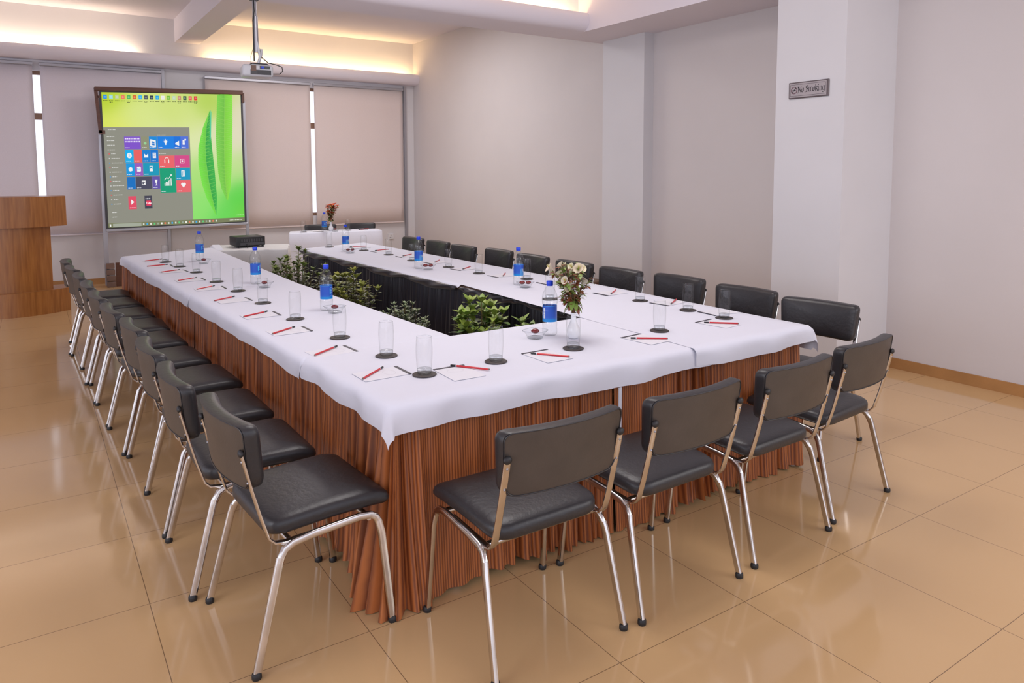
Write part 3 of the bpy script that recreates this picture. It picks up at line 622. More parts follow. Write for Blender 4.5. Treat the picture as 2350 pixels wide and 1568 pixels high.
def skirt(path, label, seed, mk='skirt', amp=.021, pitch=.056, z0=.004, z1=.735, flare=.03, name='table_skirt', group='brown table skirts', corners=()):
    """gathered fabric hung along a plan path; normal points to the right of travel"""
    r = rnd(seed); P = [Vector((p[0], p[1], 0)) for p in path]
    seg = [(P[i + 1] - P[i]).length for i in range(len(P) - 1)]; tot = sum(seg); step = .0065; n = int(tot / step)
    # irregular pleat phase
    ph = 0; phs = []; cur = pitch
    g1, g2, g3 = r.uniform(0, 6), r.uniform(0, 6), r.uniform(0, 6)
    pts = []; nor = []
    acc = [0]
    for s in seg: acc.append(acc[-1] + s)
    for i in range(n + 1):
        d = min(tot * i / n, tot - 1e-6); k = max(j for j in range(len(seg)) if acc[j] <= d); f_ = (d - acc[k]) / seg[k]
        p = P[k].lerp(P[k + 1], f_); t_ = (P[k + 1] - P[k]).normalized(); nn = Vector((t_.y, -t_.x, 0))
        # round the normals near the corners
        for j in range(1, len(P) - 1):
            dd = d - acc[j]
            if abs(dd) < .06:
                ta = (P[j] - P[j - 1]).normalized(); tb = (P[j + 1] - P[j]).normalized(); w_ = .5 + .5 * dd / .06
                tm = (ta * (1 - w_) + tb * w_).normalized(); nn = Vector((tm.y, -tm.x, 0))
        pts.append(p); nor.append(nn)
        ph += step / (pitch * (1 + .38 * math.sin(d * 5.3 + g1) + .25 * math.sin(d * 13.1 + g2))) * 2 * PI; phs.append(ph)
    rows = 15; vs = []; uv = []
    for j in range(rows):
        h = j / (rows - 1); z = z1 + (z0 - z1) * h
        for i in range(n + 1):
            d = tot * i / n; A = amp * (.48 + .52 * h ** .8) * (.75 + .45 * math.sin(d * 8.1 + g3))
            lat = 1.3 * math.sin(d * 2.1 + h * 1.5 + g2) * h + .8 * math.sin(d * 5.7 + g3) * h * h
            sn = math.sin(phs[i] + lat); o = A * (math.copysign(abs(sn) ** .75, sn) + .95 * math.sin(phs[i] * .43 + 1.3 + h * 1.2) + .3 * math.sin(phs[i] * .171 + g2)) + flare * h * h * (.55 + .45 * math.sin(d * 4.0 + g1))
            zz = z
            if j == rows - 1: zz = z + .010 * (1 + math.sin(d * 6.7 + g3))
            for (cd, ca, cw) in corners:
                q = math.exp(-((d - cd) / cw) ** 2); o += ca * q * h ** 1.6
                if j == rows - 1: zz = zz * (1 - q) + .003 * q
            p = pts[i] + nor[i] * (o + .004); p = p - nor[i] *   .027 * (1 - h) ** .8; vs.append((p.x, p.y, zz)); uv.append((d * 1.6 + .004 * math.sin(phs[i]), z))
    mb = MB(); m_ = n + 1
    mb.add(vs, [(j * m_ + i, j * m_ + i + 1, (j + 1) * m_ + i + 1, (j + 1) * m_ + i) for j in range(rows - 1) for i in range(n)]); mb.uv = uv
    o = mb.build(name, mk, smooth=80, fix=False)
    return tag(o, label, 'table skirt', group)
# brown: left outer side from the far end to the near corner, round it to the seam, then on to the right corner
skirt([(1.33, 5.63), (.43, 5.205), (.575, 2.40)], 'brown pleated skirt on the outer side of the far left table', 11, flare=.012)
skirt([(.577, 2.38), (.717, -.535), (1.751, -.538)], 'brown pleated skirt wrapping the near front corner of the tables', 12, flare=.008, pitch=.060, corners=((2.83, .07, .12), (3.01, .045, .07)))
skirt([(1.754, -.538), (3.065, -.515), (3.075, 1.72)], 'brown pleated skirt under the right half of the front edge', 13, flare=.012, pitch=.062)
skirt([(3.075, 1.73), (2.925, 5.25), (2.11, 4.94)], 'brown pleated skirt along the outer side of the far right table', 14, flare=.01)
b = MB(); b.box(1.746, 1.760, -.568, -.562, .40, .648); sk = b.build('lining_strip', 'cloth', bpy.data.objects['table_skirt.001']); sk['label'] = 'white strip of lining at the seam'
# black: inner sides
skirt([(2.095, 4.93), (2.262, 1.74)], 'black gathered skirt on the inner side of the far right table', 15, 'black_cloth', amp=.017, pitch=.046, z1=.742, group='black table skirts')
skirt([(2.266, 1.73), (2.39, .30)], 'black gathered skirt on the inner side of the near right table', 16, 'black_cloth', amp=.017, pitch=.046, z1=.742, group='black table skirts')
skirt([(2.37, .28), (1.42, .28)], 'black gathered skirt on the inner side of the front table', 17, 'black_cloth', amp=.014, pitch=.046, z1=.742, flare=.005, group='black table skirts')
skirt([(1.405, .31), (1.31, 2.38), (1.32, 5.60)], 'black gathered skirt on the inner side of the left tables', 18, 'black_cloth', amp=.014, pitch=.046, z1=.742, group='black table skirts')
# black swagged band along the top of the inner right skirt
def swag(p0, p1, n, label, seed):
    a, c = Vector((*p0, 0)), Vector((*p1, 0)); L = (c - a).length; t_ = (c - a) / L; nn = Vector((t_.y, -t_.x, 0)); mb = MB(); N = 120; rows = 6; vs = []
    for i in range(N + 1):
        d = i / N; k = abs(math.sin(PI * d * n)); drop = .026 + .032 * k
        for j in range(rows):
            h = j / (rows - 1); p = a + t_ * (L * d) + nn * (.028 + .012 * math.sin(PI * h) + .006 * math.sin(d * 60 + j))
            vs.append((p.x, p.y, .745 - drop * h - .012 * k * 0))
    mb.add(vs, [(i * rows + j, i * rows + j + 1, (i + 1) * rows + j + 1, (i + 1) * rows + j) for i in range(N) for j in range(rows - 1)])
    o = mb.build('skirt_valance', 'black_cloth', smooth=80, fix=False); md = o.modifiers.new('s', 'SOLIDIFY'); md.thickness = .004
    return tag(o, label, 'table skirt', 'black table skirts')
swag((2.095, 4.90), (2.262, 1.76), 4, 'black swagged band at the top of the far inner right skirt', 1)
swag((2.268, 1.70), (2.388, .34), 2, 'black swagged band at the top of the near inner right skirt', 2)

# ================================================================== CHAIRS
def pad_loop(outline, n):  # resample not needed; outline is list of (x,y)
    return outline
def super_outline(hw, hd, p=5.0, n=44, taper=0.0, y0=0.0):
    o = []
    for k in range(n):
        a = 2 * PI * k / n; ca, sa = math.cos(a), math.sin(a)
        x = hw * math.copysign(abs(ca) ** (2 / p), ca); y = hd * math.copysign(abs(sa) ** (2 / p), sa)
        o.append((x * (1 + taper * y / hd), y + y0))
    return o
def make_chair():
    ch = thing('conference_chair', (0, 0, 0), 0, 'black vinyl conference chair', 'chair', 'black vinyl conference chairs')
    # seat cushion: wide front with firm corners, narrower rounded rear
    def rpoly(cs, nseg=10):
        o = []
        for i, (x, y, r_) in enumerate(cs):
            p = Vector((x, y)); a_ = (Vector(cs[i - 1][:2]) - p).normalized(); b_ = (Vector(cs[(i + 1) % len(cs)][:2]) - p).normalized()
            h_ = a_.angle(b_) / 2; q0, q2 = p + a_ * (r_ / math.tan(h_)), p + b_ * (r_ / math.tan(h_))
            for k in range(nseg + 1):
                f_ = k / nseg; o.append(tuple(q0 * (1 - f_) ** 2 + p * 2 * f_ * (1 - f_) + q2 * f_ * f_))
            x2, y2, r2 = cs[(i + 1) % len(cs)]; p2 = Vector((x2, y2)); c_ = (Vector(cs[(i + 2) % len(cs)][:2]) - p2).normalized(); h2 = (-b_).angle(c_) / 2
            q3 = p2 - b_ * (r2 / math.tan(h2))
            for k in range(1, 10): o.append(tuple(q2.lerp(q3, k / 10)))
        return o
    o = rpoly([(-.212, -.172, .075), (.212, -.172, .075), (.226, .252, .028), (-.226, .252, .028)]); b = MB()
    lev = [(0.90, .408), (.97, .410), (1.0, .420), (1.0, .440), (.985, .452), (.94, .460), (.80, .466), (.5, .468), (.2, .469)]
    vs = []; n = len(o)
    for s_, z in lev:
        for x, y in o:
            yy = (y - .045) * s_ / .215
            zz = z - .012 * max(0, -yy) - .016 * sm((yy - .6) / .4) * (1 if z > .43 else .2)
            vs.append((x * s_, (y - .045) * s_ + .045, zz + .010))
    vs.append((0, .045, .418)); vs.append((0, .045, .479))
    fs = [(j * n + k, j * n + (k + 1) % n, (j + 1) * n + (k + 1) % n, (j + 1) * n + k) for j in range(len(lev) - 1) for k in range(n)]
    fs += [(n * len(lev), (k + 1) % n, k) for k in range(n)] + [(n * len(lev) + 1, (len(lev) - 1) * n + k, (len(lev) - 1) * n + (k + 1) % n) for k in range(n)]
    b.add(vs, fs); b.build('seat', 'vinyl', ch, smooth=50)
    # backrest: curved pad, concave towards the sitter
    o = rpoly([(-.222, -.106, .05), (.222, -.106, .05), (.240, .106, .032), (-.240, .106, .032)], 12); n = len(o)
    def bp(x, z, d):    # d: towards the sitter
        yc = -.262 + .036 * (x / .235) ** 2 - .12 * (z - .69)
        return (x, yc + d, z)
    lev = [(.93, -.006), (.985, -.008), (1.0, .0), (1.0, .022), (.985, .036), (.94, .045), (.8, .052), (.45, .055)]
    b = MB(); vs = []
    for s_, d in lev:
        for x, z in o: vs.append(bp(x * s_, 0.685 + z * s_, d))
    vs.append(bp(0, 0.685, -.006)); vs.append(bp(0, 0.685, .055))
    fs = [(j * n + k, j * n + (k + 1) % n, (j + 1) * n + (k + 1) % n, (j + 1) * n + k) for j in range(len(lev) - 1) for k in range(n)]
    # the back is a ring grid so that it keeps its curve
    fs += [(n * len(lev) + 1, (len(lev) - 1) * n + k, (len(lev) - 1) * n + (k + 1) % n) for k in range(n)]
    b.add(vs, fs); bk = b.build('backrest', 'vinyl', ch, smooth=50)
    b = MB(); vs = []; rr = [.955, .8, .6, .4, .2]
    for s_ in rr:
        for x, z in o: vs.append(bp(x * s_, 0.685 + z * s_, -.0085 if s_ < .9 else -.0075))
    vs.append(bp(0, 0.685, -.0085))
    fs = [(j * n + k, j * n + (k + 1) % n, (j + 1) * n + (k + 1) % n, (j + 1) * n + k) for j in range(len(rr) - 1) for k in range(n)] + [(n * len(rr), (len(rr) - 1) * n + k, (len(rr) - 1) * n + (k + 1) % n) for k in range(n)]
    b.add(vs, fs); o_ = b.build('back_panel', 'vinyl_back', bk, smooth=50); o_['label'] = 'matt dark brown rear panel'
    b = MB(); pts = [bp(x * .965, 0.685 + z * .965, -.0085) for x, z in o]; b.tube(pts + [pts[0]], .0022, 6, cap=False); b.build('piping', 'vinyl', bk, smooth=60)
    # side frames: front leg, rail and rear leg of bent oval tube
    for s in (-1, 1):
        xf, xr_, xt = .252 * s, .258 * s, .235 * s
        b = MB(); b.tube([(xf, .235, .012), (xt + .006 * s, .205, .33), (xt, .196, .372)], .0125, 12, rx=(.0088, .0125, (1, 0, 0))); lg = b.build('leg', 'chrome', ch, smooth=40)
        b = MB(); b.lathe([(.014, 0), (.0155, .004), (.0155, .014), (.013, .02)], 12, c=(xf, .2355, 0)); b.build('foot_cap', 'rubber', lg, smooth=40)
        b = MB(); b.tube([(xr_, -.235, .012), (xt + .008 * s, -.155, .32), (xt + .004 * s, -.145, .352)], .0125, 12, rx=(.0088, .0125, (1, 0, 0))); lg = b.build('leg', 'chrome', ch, smooth=40)
        b = MB(); b.lathe([(.014, 0), (.0155, .004), (.0155, .014), (.013, .02)], 12, c=(xr_, -.2355, 0)); b.build('foot_cap', 'rubber', lg, smooth=40)
        pts = [(xt, .196, .368), (xt - .001 * s, .188, .386), (xt - .003 * s, .170, .397), (xt - .004 * s, .13, .401), (xt - .004 * s, -.03, .393), (xt - .002 * s, -.10, .385), (xt, -.128, .372), (xt + .004 * s, -.143, .350), (xt + .006 * s, -.149, .335)]
        b = MB(); b.tube(pts, .0125, 12, rx=(.0088, .0125, (1, 0, 0))); b.build('side_rail', 'chrome', ch, smooth=50)
        # flat bar running under the seat and curving up to carry the back
        xu = .221 * s
        pts = [(xu, .10, .398), (xu, -.06, .392), (xu, -.125, .390), (xu, -.155, .397), (xu, -.174, .417), (xu, -.184, .45), (xu, -.199, .50), (xu, -.220, .58), (xu, -.2345, .64), (xu, -.250, .706)]
        b = MB(); b.tube(pts, .01, 12, rx=(.0125, .0045, (1, 0, 0))); up_ = b.build('back_upright', 'chrome', ch, smooth=50)
        b = MB(); b.ball((xu, -.251, .708), .0155, .0085, .013, 12, 8); b.build('end_cap', 'rubber', up_, smooth=60)
        for z in (.61, .68):
            b = MB(); b.ball((xu, -.2385 - .23 * (z - .64) - .0012, z), .004, .003, .004, 8, 6); b.build('screw', 'alu', up_, smooth=60)
    for y, z in ((.165, .388), (-.10, .379)):
        b = MB(); b.tube([(-.232, y, z), (.232, y, z)], .0105, 10); b.build('cross_bar', 'chrome', ch, smooth=50)
    return ch
proto = make_chair(); used = [False]
def put_chair(x, y, rz, label, group):
    c = proto if not used[0] else copy_tree(proto); used[0] = True
    c.location = (x, y, 0); c.rotation_euler = (0, 0, rz); tag(c, label, 'chair', group); return c
FEETL = [(.22, -.612, .183, -.096), (.135, -.061, .13, .455), (.125, .50, .116, 1.03), (.125, 1.085, .095, 1.605), (.078, 1.66, .047, 2.17), (.045, 2.235, .023, 2.745), (.015, 2.785, .02, 3.295), (-.005, 3.345, -.005, 3.85), (-.01, 3.912, -.05, 4.42), (-.06, 4.465, -.04, 4.98)]
for k, (x0, y0, x1, y1) in enumerate(FEETL):
    a = math.atan2(-(x1 - x0), y1 - y0); xc = (x0 + x1) / 2 + .235; yc = (y0 + y1) / 2
    where = ['nearest the front corner', 'second from the front corner', 'third from the front corner', 'fourth from the front corner', 'fifth from the front corner', 'sixth from the front corner', 'seventh from the front corner', 'third from the lectern', 'second from the lectern', 'nearest the lectern'][k]
    put_chair(xc, yc, -PI / 2 + a, 'black chair in the left row, ' + where, 'chairs on the left of the table')
for k, (xa, xb, yy) in enumerate([(.808, 1.329, -.84), (1.383, 1.92, -.85), (2.0, 2.535, -.825), (2.58, 3.112, -.765)]):
    put_chair((xa + xb) / 2, yy, [R(0), R(1), R(2), R(5)][k], 'black chair seen from behind, front row, ' + ['leftmost and nearest the camera', 'second from the left', 'third from the left', 'rightmost, nearest the right wall'][k], 'chairs along the front of the table')
RC = [(3.39, -.28, 8), (3.44, .325, 3), (3.47, .965, 3), (3.39, 1.53, 2), (3.38, 2.12, 2), (3.37, 2.74, 2), (3.37, 3.34, 1), (3.28, 3.90, 2), (3.29, 4.50, 2), (3.26, 5.08, 3)]
for k, (x, y, a) in enumerate(RC):
    put_chair(x, y, PI / 2 + R(a), 'black chair facing left in the wall side row, ' + ['nearest the camera', 'second from the camera', 'third from the camera', 'fourth from the camera', 'fifth from the camera', 'fifth from the far end', 'fourth from the far end', 'third from the far end', 'second from the far end', 'at the far end'][k], 'chairs on the wall side of the table')
put_chair(3.29, 7.70, PI + R(-4), 'black chair behind the head table, left one behind the bottle', 'chairs behind the head table')
put_chair(3.88, 7.66, PI + R(-8), 'black chair behind the head table, right one', 'chairs behind the head table')

# ================================================================== HEAD TABLE AND PROJECTOR TABLE
def draped(q, ztop, mk, label, name, seed, fold=.012, zb=.01, tname='table', tlabel=None, cover_sides=(0, 1, 2, 3)):
    P = [Vector((p[0], p[1], 0)) for p in q]; c = sum(P, Vector()) / 4; r = rnd(seed)
    mb = MB(); ring = []
    for i in range(4):
        a, d = P[i], P[(i + 1) % 4]; n = max(6, int((d - a).length / .025)); ring += [(a.lerp(d, k / n), ((d - a).normalized())) for k in range(n)]
    N = len(ring); rows = [(ztop, 0, 0), (ztop, .004, 0), (ztop - .012, .012, .1), (ztop - .15, .016, .35), (ztop * .5, .024, .7), (ztop * .2, .032, 1), (zb, .036, 1)]
    vs = []; g = [r.uniform(0, 6) for _ in range(4)]
    for z, o, fa in rows:
        for i, (p, t_) in enumerate(ring):
            nn = Vector((t_.y, -t_.x, 0)); dcen = (p - c).normalized(); nn = (nn * .7 + dcen * .5).normalized()
            w_ = fold * fa * (math.sin(i * .55 + g[0]) + .6 * math.sin(i * .23 + g[1] + z) + .4)
            q_ = p + nn * (o + w_); vs.append((q_.x, q_.y, z))
    fs = [(j * N + i, j * N + (i + 1) % N, (j + 1) * N + (i + 1) % N, (j + 1) * N + i) for j in range(len(rows) - 1) for i in range(N)] + [tuple(range(N))]
    mb.add(vs, fs); o = mb.build('tablecloth', mk, smooth=60)
    tag(o, label, 'tablecloth')
    t = thing(tname, (c.x, c.y, 0), 0, tlabel, 'table'); lq = [((p - c).x * .985, (p - c).y * .985) for p in P]
    b = MB(); plan_slab(b, lq, ztop - .035, ztop - .006); b.build('tabletop', 'post_wood', t)
    for x, y in lq:
        b = MB(); b.box(x * .9 - .02, x * .9 + .02, y * .9 - .02, y * .9 + .02, 0, ztop - .035); b.build('leg', 'alu', t)
draped([(2.585, 7.03), (3.83, 6.87), (3.88, 7.21), (2.70, 7.38)], .75, 'cloth', 'white floor length cloth on the head table by the far corner', 'tablecloth', 21, fold=.004, tname='head_table', tlabel='small draped head table near the far right corner')
draped([(1.40, 5.76), (2.10, 5.50), (2.30, 6.10), (1.50, 6.45)], .70, 'grey_cloth', 'pale grey draped cloth under the black projector', 'tablecloth', 22, fold=.026, tname='projector_table', tlabel='small draped table carrying the black projector')
cloth([(1.40, 5.80), (1.47, 5.78), (1.56, 6.40), (1.49, 6.42)], [.05, .02, .05, .16], 'bright white cloth folded over the left end of the projector table', 23, z=.7075, wav=.012)
# black projector
pb = thing('table_projector', (1.80, 6.03, .70), R(4), 'black projector standing on the grey draped table', 'projector')
b = MB(); b.box(-.165, .165, -.135, .135, .018, .128); b.build('case', 'black_plastic', pb, bevel=(.012, 3), smooth=40)
b = MB(); b.box(-.12, .15, -.1365, -.134, .03, .06)
for k in range(9): b.box(-.11 + k * .028, -.095 + k * .028, -.139, -.135, .07, .10)
b.build('port_panel', 'dark_plastic', pb)
b = MB(); b.box(.0, .10, -.05, .08, .127, .1305); b.build('top_panel', 'dark_plastic', pb, bevel=(.001, 1))
b = MB(); b.lathe([(.035, 0), (.035, .02)], 20); b.v = [(-.08 + x, .134 + z, .066 + y) for x, y, z in b.v]; b.build('lens', 'dark_plastic', pb, smooth=40)
for x, y in ((-.14, -.11), (.14, -.11), (0, .11)):
    b = MB(); b.lathe([(.014, 0), (.016, .004), (.012, .02)], 10, c=(x, y, 0)); b.build('foot', 'rubber', pb, smooth=40)
b = MB(); b.tube([(-.05, -.139, .04), (-.05, -.17, .03), (-.06, -.2, .004)], .004, 8); b.build('cable', 'rubber', pb, smooth=60)

# ================================================================== TABLE SETTINGS
def cloth_z(x, y):
    if y > 6: return .7525
    if x > 2.2 and y < 1.75: return ZT + .0118
    if y < .31: return ZT + .0103
    if x < 1.6: return ZT + (.0088 if y < 2.44 else .0073)
    return ZT + .0073
# tumbler
def make_glass():
    t = thing('water_glass', (0, 0, 0), 0, 'glass', 'glass')
    out = [(.0265, .0), (.0285, .006), (.030, .03), (.0325, .07), (.0330, .10), (.0315, .135), (.0300, .15)]
    inn = [(.0288, .15), (.0303, .135), (.0318, .10), (.0313, .07), (.0286, .032)]
    b = MB(); b.lathe(out[1:], 28, capb=False, capt=False); b.build('bowl', 'glass', t, smooth=60, fix=False)
    b = MB(); b.lathe([(.0298, .1495), (.0302, .151), (.0292, .1515), (.0286, .150)], 28, capb=False, capt=False); b.build('rim', 'base_glass', t, smooth=60)
    b = MB(); b.lathe([(.024, .0), (.0268, .003), (.0278, .012), (.0282, .022), (.022, .024), (.008, .021)], 28); b.build('thick_base', 'base_glass', t, smooth=50)
    return t
def make_coaster():
    b = MB(); b.lathe([(.047, 0), (.0485, .001), (.0485, .0035), (.047, .0045), (.044, .0045), (.043, .0038), (.001, .0038)], 36, capt=True); return b.build('coaster', 'coaster', None, smooth=40)
def make_pad():
    t = thing('notepad', (0, 0, 0), 0, 'notepad', 'notepad')
    b = MB(); b.box(-.07, .07, -.195, .0, 0, .0010); b.build('paper', 'paper', t)
    b = MB(); b.box(-.0705, .0705, -.012, .001, 0, .0022); b.build('binding_strip', 'strip', t)
    b = MB(); n = 28; x, y, rx, ry, wd = .0, -.065, .036, .024, .0015
    vs = [(x + (rx + d) * math.cos(2 * PI * k / n), y + (ry + d) * math.sin(2 * PI * k / n), .0012) for d in (wd / 2, -wd / 2) for k in range(n)]
    b.add(vs, [(k, (k + 1) % n, n + (k + 1) % n, n + k) for k in range(n)])
    b.build('printed_emblem', 'print_grey', t, fix=False)
    return t
def make_pencil():   # lies along +y from tip end (0) to black end (.175)
    t = thing('pencil', (0, 0, 0), 0, 'pencil', 'pencil')
    def hexbar(y0, y1, r, mk, nm, r1=None):
        b = MB(); r1 = r1 or r; vs = [((ra) * math.cos(PI / 3 * k + PI / 6), yy, .0042 + ra * math.sin(PI / 3 * k + PI / 6)) for yy, ra in ((y0, r), (y1, r1)) for k in range(6)]
        b.add(vs, [(k, (k + 1) % 6, 6 + (k + 1) % 6, 6 + k) for k in range(6)] + [(5, 4, 3, 2, 1, 0), (6, 7, 8, 9, 10, 11)]); b.build(nm, mk, t)
    hexbar(.004, .150, .0042, 'red_pencil', 'barrel'); hexbar(.150, .1535, .0043, 'paper', 'white_band'); hexbar(.1535, .178, .0043, 'pencil_black', 'black_end'); hexbar(0, .004, .0036, 'post_wood', 'tip', .0041)
    return t
def make_bottle():
    t = thing('water_bottle', (0, 0, 0), 0, 'bottle', 'bottle')
    prof = [(.030, 0), (.0345, .004), (.037, .014), (.0365, .03), (.0350, .04), (.0365, .05), (.0368, .062), (.0352, .067), (.0352, .152), (.0375, .158), (.0388, .172), (.0380, .19), (.0345, .208), (.0255, .228), (.0165, .242), (.0135, .248), (.0135, .256)]
    b = MB(); b.lathe(prof, 32, capt=False); b.build('body', 'pet', t, smooth=60, fix=False)
    b = MB(); b.lathe([(.0165, .251), (.0168, .252), (.0168, .268), (.0150, .271), (.002, .271)], 24); b.build('cap', 'blue_cap', t, smooth=40)
    b = MB(); b.lathe([(.0158, .2465), (.0158, .2502)], 24); b.build('neck_ring', 'blue_cap', t, smooth=40)
    # printed label: two printed faces around the bottle
    b = MB(); NU, NV = 120, 34; r_ = .0359; zb, zt = .070, .150
    def px(u, v):   # u 0..1 round, v 0 bottom..1 top
        base = (34, 84, 186) if v > .18 else (10, 130, 205)
        base = tuple(x + (y - x) * max(0, .35 - v) * 1.6 for x, y in zip(base, (48, 150, 220))) if v > .18 else base
        if v > .97 or v < .02: return (60, 150, 220)
        uu = (u * 2) % 1.0; side = int(u * 2)
        if side == 0:
            if .17 < uu < .21 and .35 < v < .8: return (70, 200, 235)
            if .42 < uu < .50 and .66 < v < .86: return (225, 230, 240) if not (.45 < uu < .475 and .71 < v < .81) else (20, 60, 160)
            if .22 < uu < .42:
                if .83 < v < .86 or .70 < v < .725 or .62 < v < .64: return (150, 180, 230)
                if .42 < v < .52 and math.sin(uu * 190) > .1: return (135, 165, 220)
            if .2 < uu < .5 and .24 < v < .27 and math.sin(uu * 150) > 0: return (140, 185, 235)
        else:
            if .36 < uu < .46 and .2 < v < .84: return (205, 212, 225) if not (.40 < v < .44 or .6 < v < .63) else (90, 110, 170)
            if uu < .34 and v < .52 + .12 * math.sin(uu * 16): return (70, 140, 205)
            if .47 < uu < .62 and (.68 < v < .72 or .58 < v < .6): return (130, 150, 220)
        return base
    for j in range(NV):
        for i in range(NU):
            a0, a1 = 2 * PI * i / NU, 2 * PI * (i + 1) / NU; z0_, z1_ = zb + (zt - zb) * j / NV, zb + (zt - zb) * (j + 1) / NV
            b.add([(r_ * math.cos(a), r_ * math.sin(a), z) for a, z in ((a0, z0_), (a1, z0_), (a1, z1_), (a0, z1_))], [(0, 1, 2, 3)], 0, lin(px((i + .5) / NU, (j + .5) / NV)))
    lb = b.build('label', 'label', t, fix=False)
    # white letters 'NA' as wrapped strips
    b = MB()
    def seg(u0, v0, u1, v1, wd=.008):
        n = 4
        for k in range(n):
            qs = []
            for f_ in (k / n, (k + 1) / n): qs.append((u0 + (u1 - u0) * f_, v0 + (v1 - v0) * f_))
            P_ = [(qs[0][0] - wd / 2, qs[0][1]), (qs[0][0] + wd / 2, qs[0][1]), (qs[1][0] + wd / 2, qs[1][1]), (qs[1][0] - wd / 2, qs[1][1])]
            b.add([(.0362 * math.cos(2 * PI * u), .0362 * math.sin(2 * PI * u), zb + (zt - zb) * v) for u, v in P_], [(0, 1, 2, 3)])
    for u0, v0, u1, v1 in ((.60, .36, .60, .62), (.60, .62, .622, .36), (.622, .36, .622, .62), (.632, .36, .645, .62), (.645, .62, .658, .36), (.637, .45, .653, .45)): seg(u0, v0, u1, v1, .006)
    b.build('label_lettering', 'paper', t, fix=False)
    return t
def make_bowl():
    t = thing('candy_bowl', (0, 0, 0), 0, 'bowl', 'bowl')
    # square footed glass dish
    def sq(r, n=32): return [(r * math.copysign(abs(math.cos(2 * PI * k / n)) ** .55, math.cos(2 * PI * k / n)), r * math.copysign(abs(math.sin(2 * PI * k / n)) ** .55, math.sin(2 * PI * k / n))) for k in range(n)]
    b = MB(); vs = []; lev = [(.034, .006), (.036, .014), (.040, .024), (.050, .034), (.054, .038)]
    for r_, z in lev: vs += [(x, y, z) for x, y in sq(r_)]
    n = 32; b.add(vs, [(j * n + k, j * n + (k + 1) % n, (j + 1) * n + (k + 1) % n, (j + 1) * n + k) for j in range(len(lev) - 1) for k in range(n)]); b.build('dish', 'bowl_glass', t, smooth=60, fix=False)
    b = MB(); vs = []
    for r_, z in ((.0535, .0375), (.0552, .0385), (.0552, .0405), (.0535, .0405)): vs += [(x, y, z) for x, y in sq(r_)]
    b.add(vs, [(j * n + k, j * n + (k + 1) % n, ((j + 1) % 4) * n + (k + 1) % n, ((j + 1) % 4) * n + k) for j in range(4) for k in range(n)]); b.build('rim', 'base_glass', t, smooth=60)
    b = MB(); vs = []
    for r_, z in ((.031, 0), (.033, .001), (.033, .007), (.030, .009)): vs += [(x, y, z) for x, y in sq(r_)]
    b.add(vs, [(j * n + k, j * n + (k + 1) % n, (j + 1) * n + (k + 1) % n, (j + 1) * n + k) for j in range(3) for k in range(n)] + [tuple(range(n))[::-1], tuple(range(3 * n, 4 * n))]); b.build('foot', 'base_glass', t, smooth=50)
    return t
def make_candy():
    b = MB(); b.ball((0, 0, .012), .021, .015, .012, 14, 8); return b.build('wrapped_candy', 'candy', None, smooth=70)
PRO = {'glass': make_glass(), 'coaster': make_coaster(), 'pad': make_pad(), 'pencil': make_pencil(), 'bottle': make_bottle(), 'bowl': make_bowl(), 'candy': make_candy()}
SEEN = set()
def put(kind, x, y, z, rz, label, cat, group):
    o = PRO[kind] if kind not in SEEN else copy_tree(PRO[kind]); SEEN.add(kind)
    o.location = (x, y, z); o.rotation_euler = (0, 0, rz); return tag(o, label, cat, group)
def setting(pad, pen, gl, where, side):
    """pad: two ends of the binding strip (first end is the sitter's left or right), pen: tip and black end, gl: glass"""
    away = {'L': Vector((1, 0)), 'F': Vector((0, 1)), 'R': Vector((-1, 0)), 'H': Vector((0, -1))}[side]
    if pad:
        a, c = Vector(pad[0]), Vector(pad[1]); m_ = (a + c) / 2; d = (c - a).normalized()
        nrm = Vector((-d.y, d.x));
        if nrm.dot(away) < 0: nrm = -nrm
        rz = math.atan2(-nrm.x, nrm.y); put('pad', m_.x, m_.y, cloth_z(m_.x, m_.y), rz, 'white notepad ' + where, 'notepad', 'notepads at the ' + SIDEG[side])
    if pen:
        a, c = Vector(pen[0]), Vector(pen[1]); d = (c - a).normalized()
        c = a + d * .178 if (c - a).length > .178 or True else c
        mid = (Vector(pen[0]) + Vector(pen[1])) / 2; a = mid - d * .089
        put('pencil', a.x, a.y, cloth_z(a.x, a.y) + .0012, math.atan2(-d.x, d.y), 'red pencil on the notepad ' + where, 'pencil', 'pencils at the ' + SIDEG[side])
    if gl:
        put('coaster', gl[0], gl[1], cloth_z(*gl), 0, 'dark round coaster ' + where, 'coaster', 'coasters at the ' + SIDEG[side])
        put('glass', gl[0], gl[1], cloth_z(*gl) + .0042, 0, 'clear tumbler on its coaster ' + where, 'glass', 'tumblers at the ' + SIDEG[side])
SIDEG = {'L': 'left row of seats', 'F': 'front row of seats', 'R': 'wall side row of seats', 'H': 'head table'}
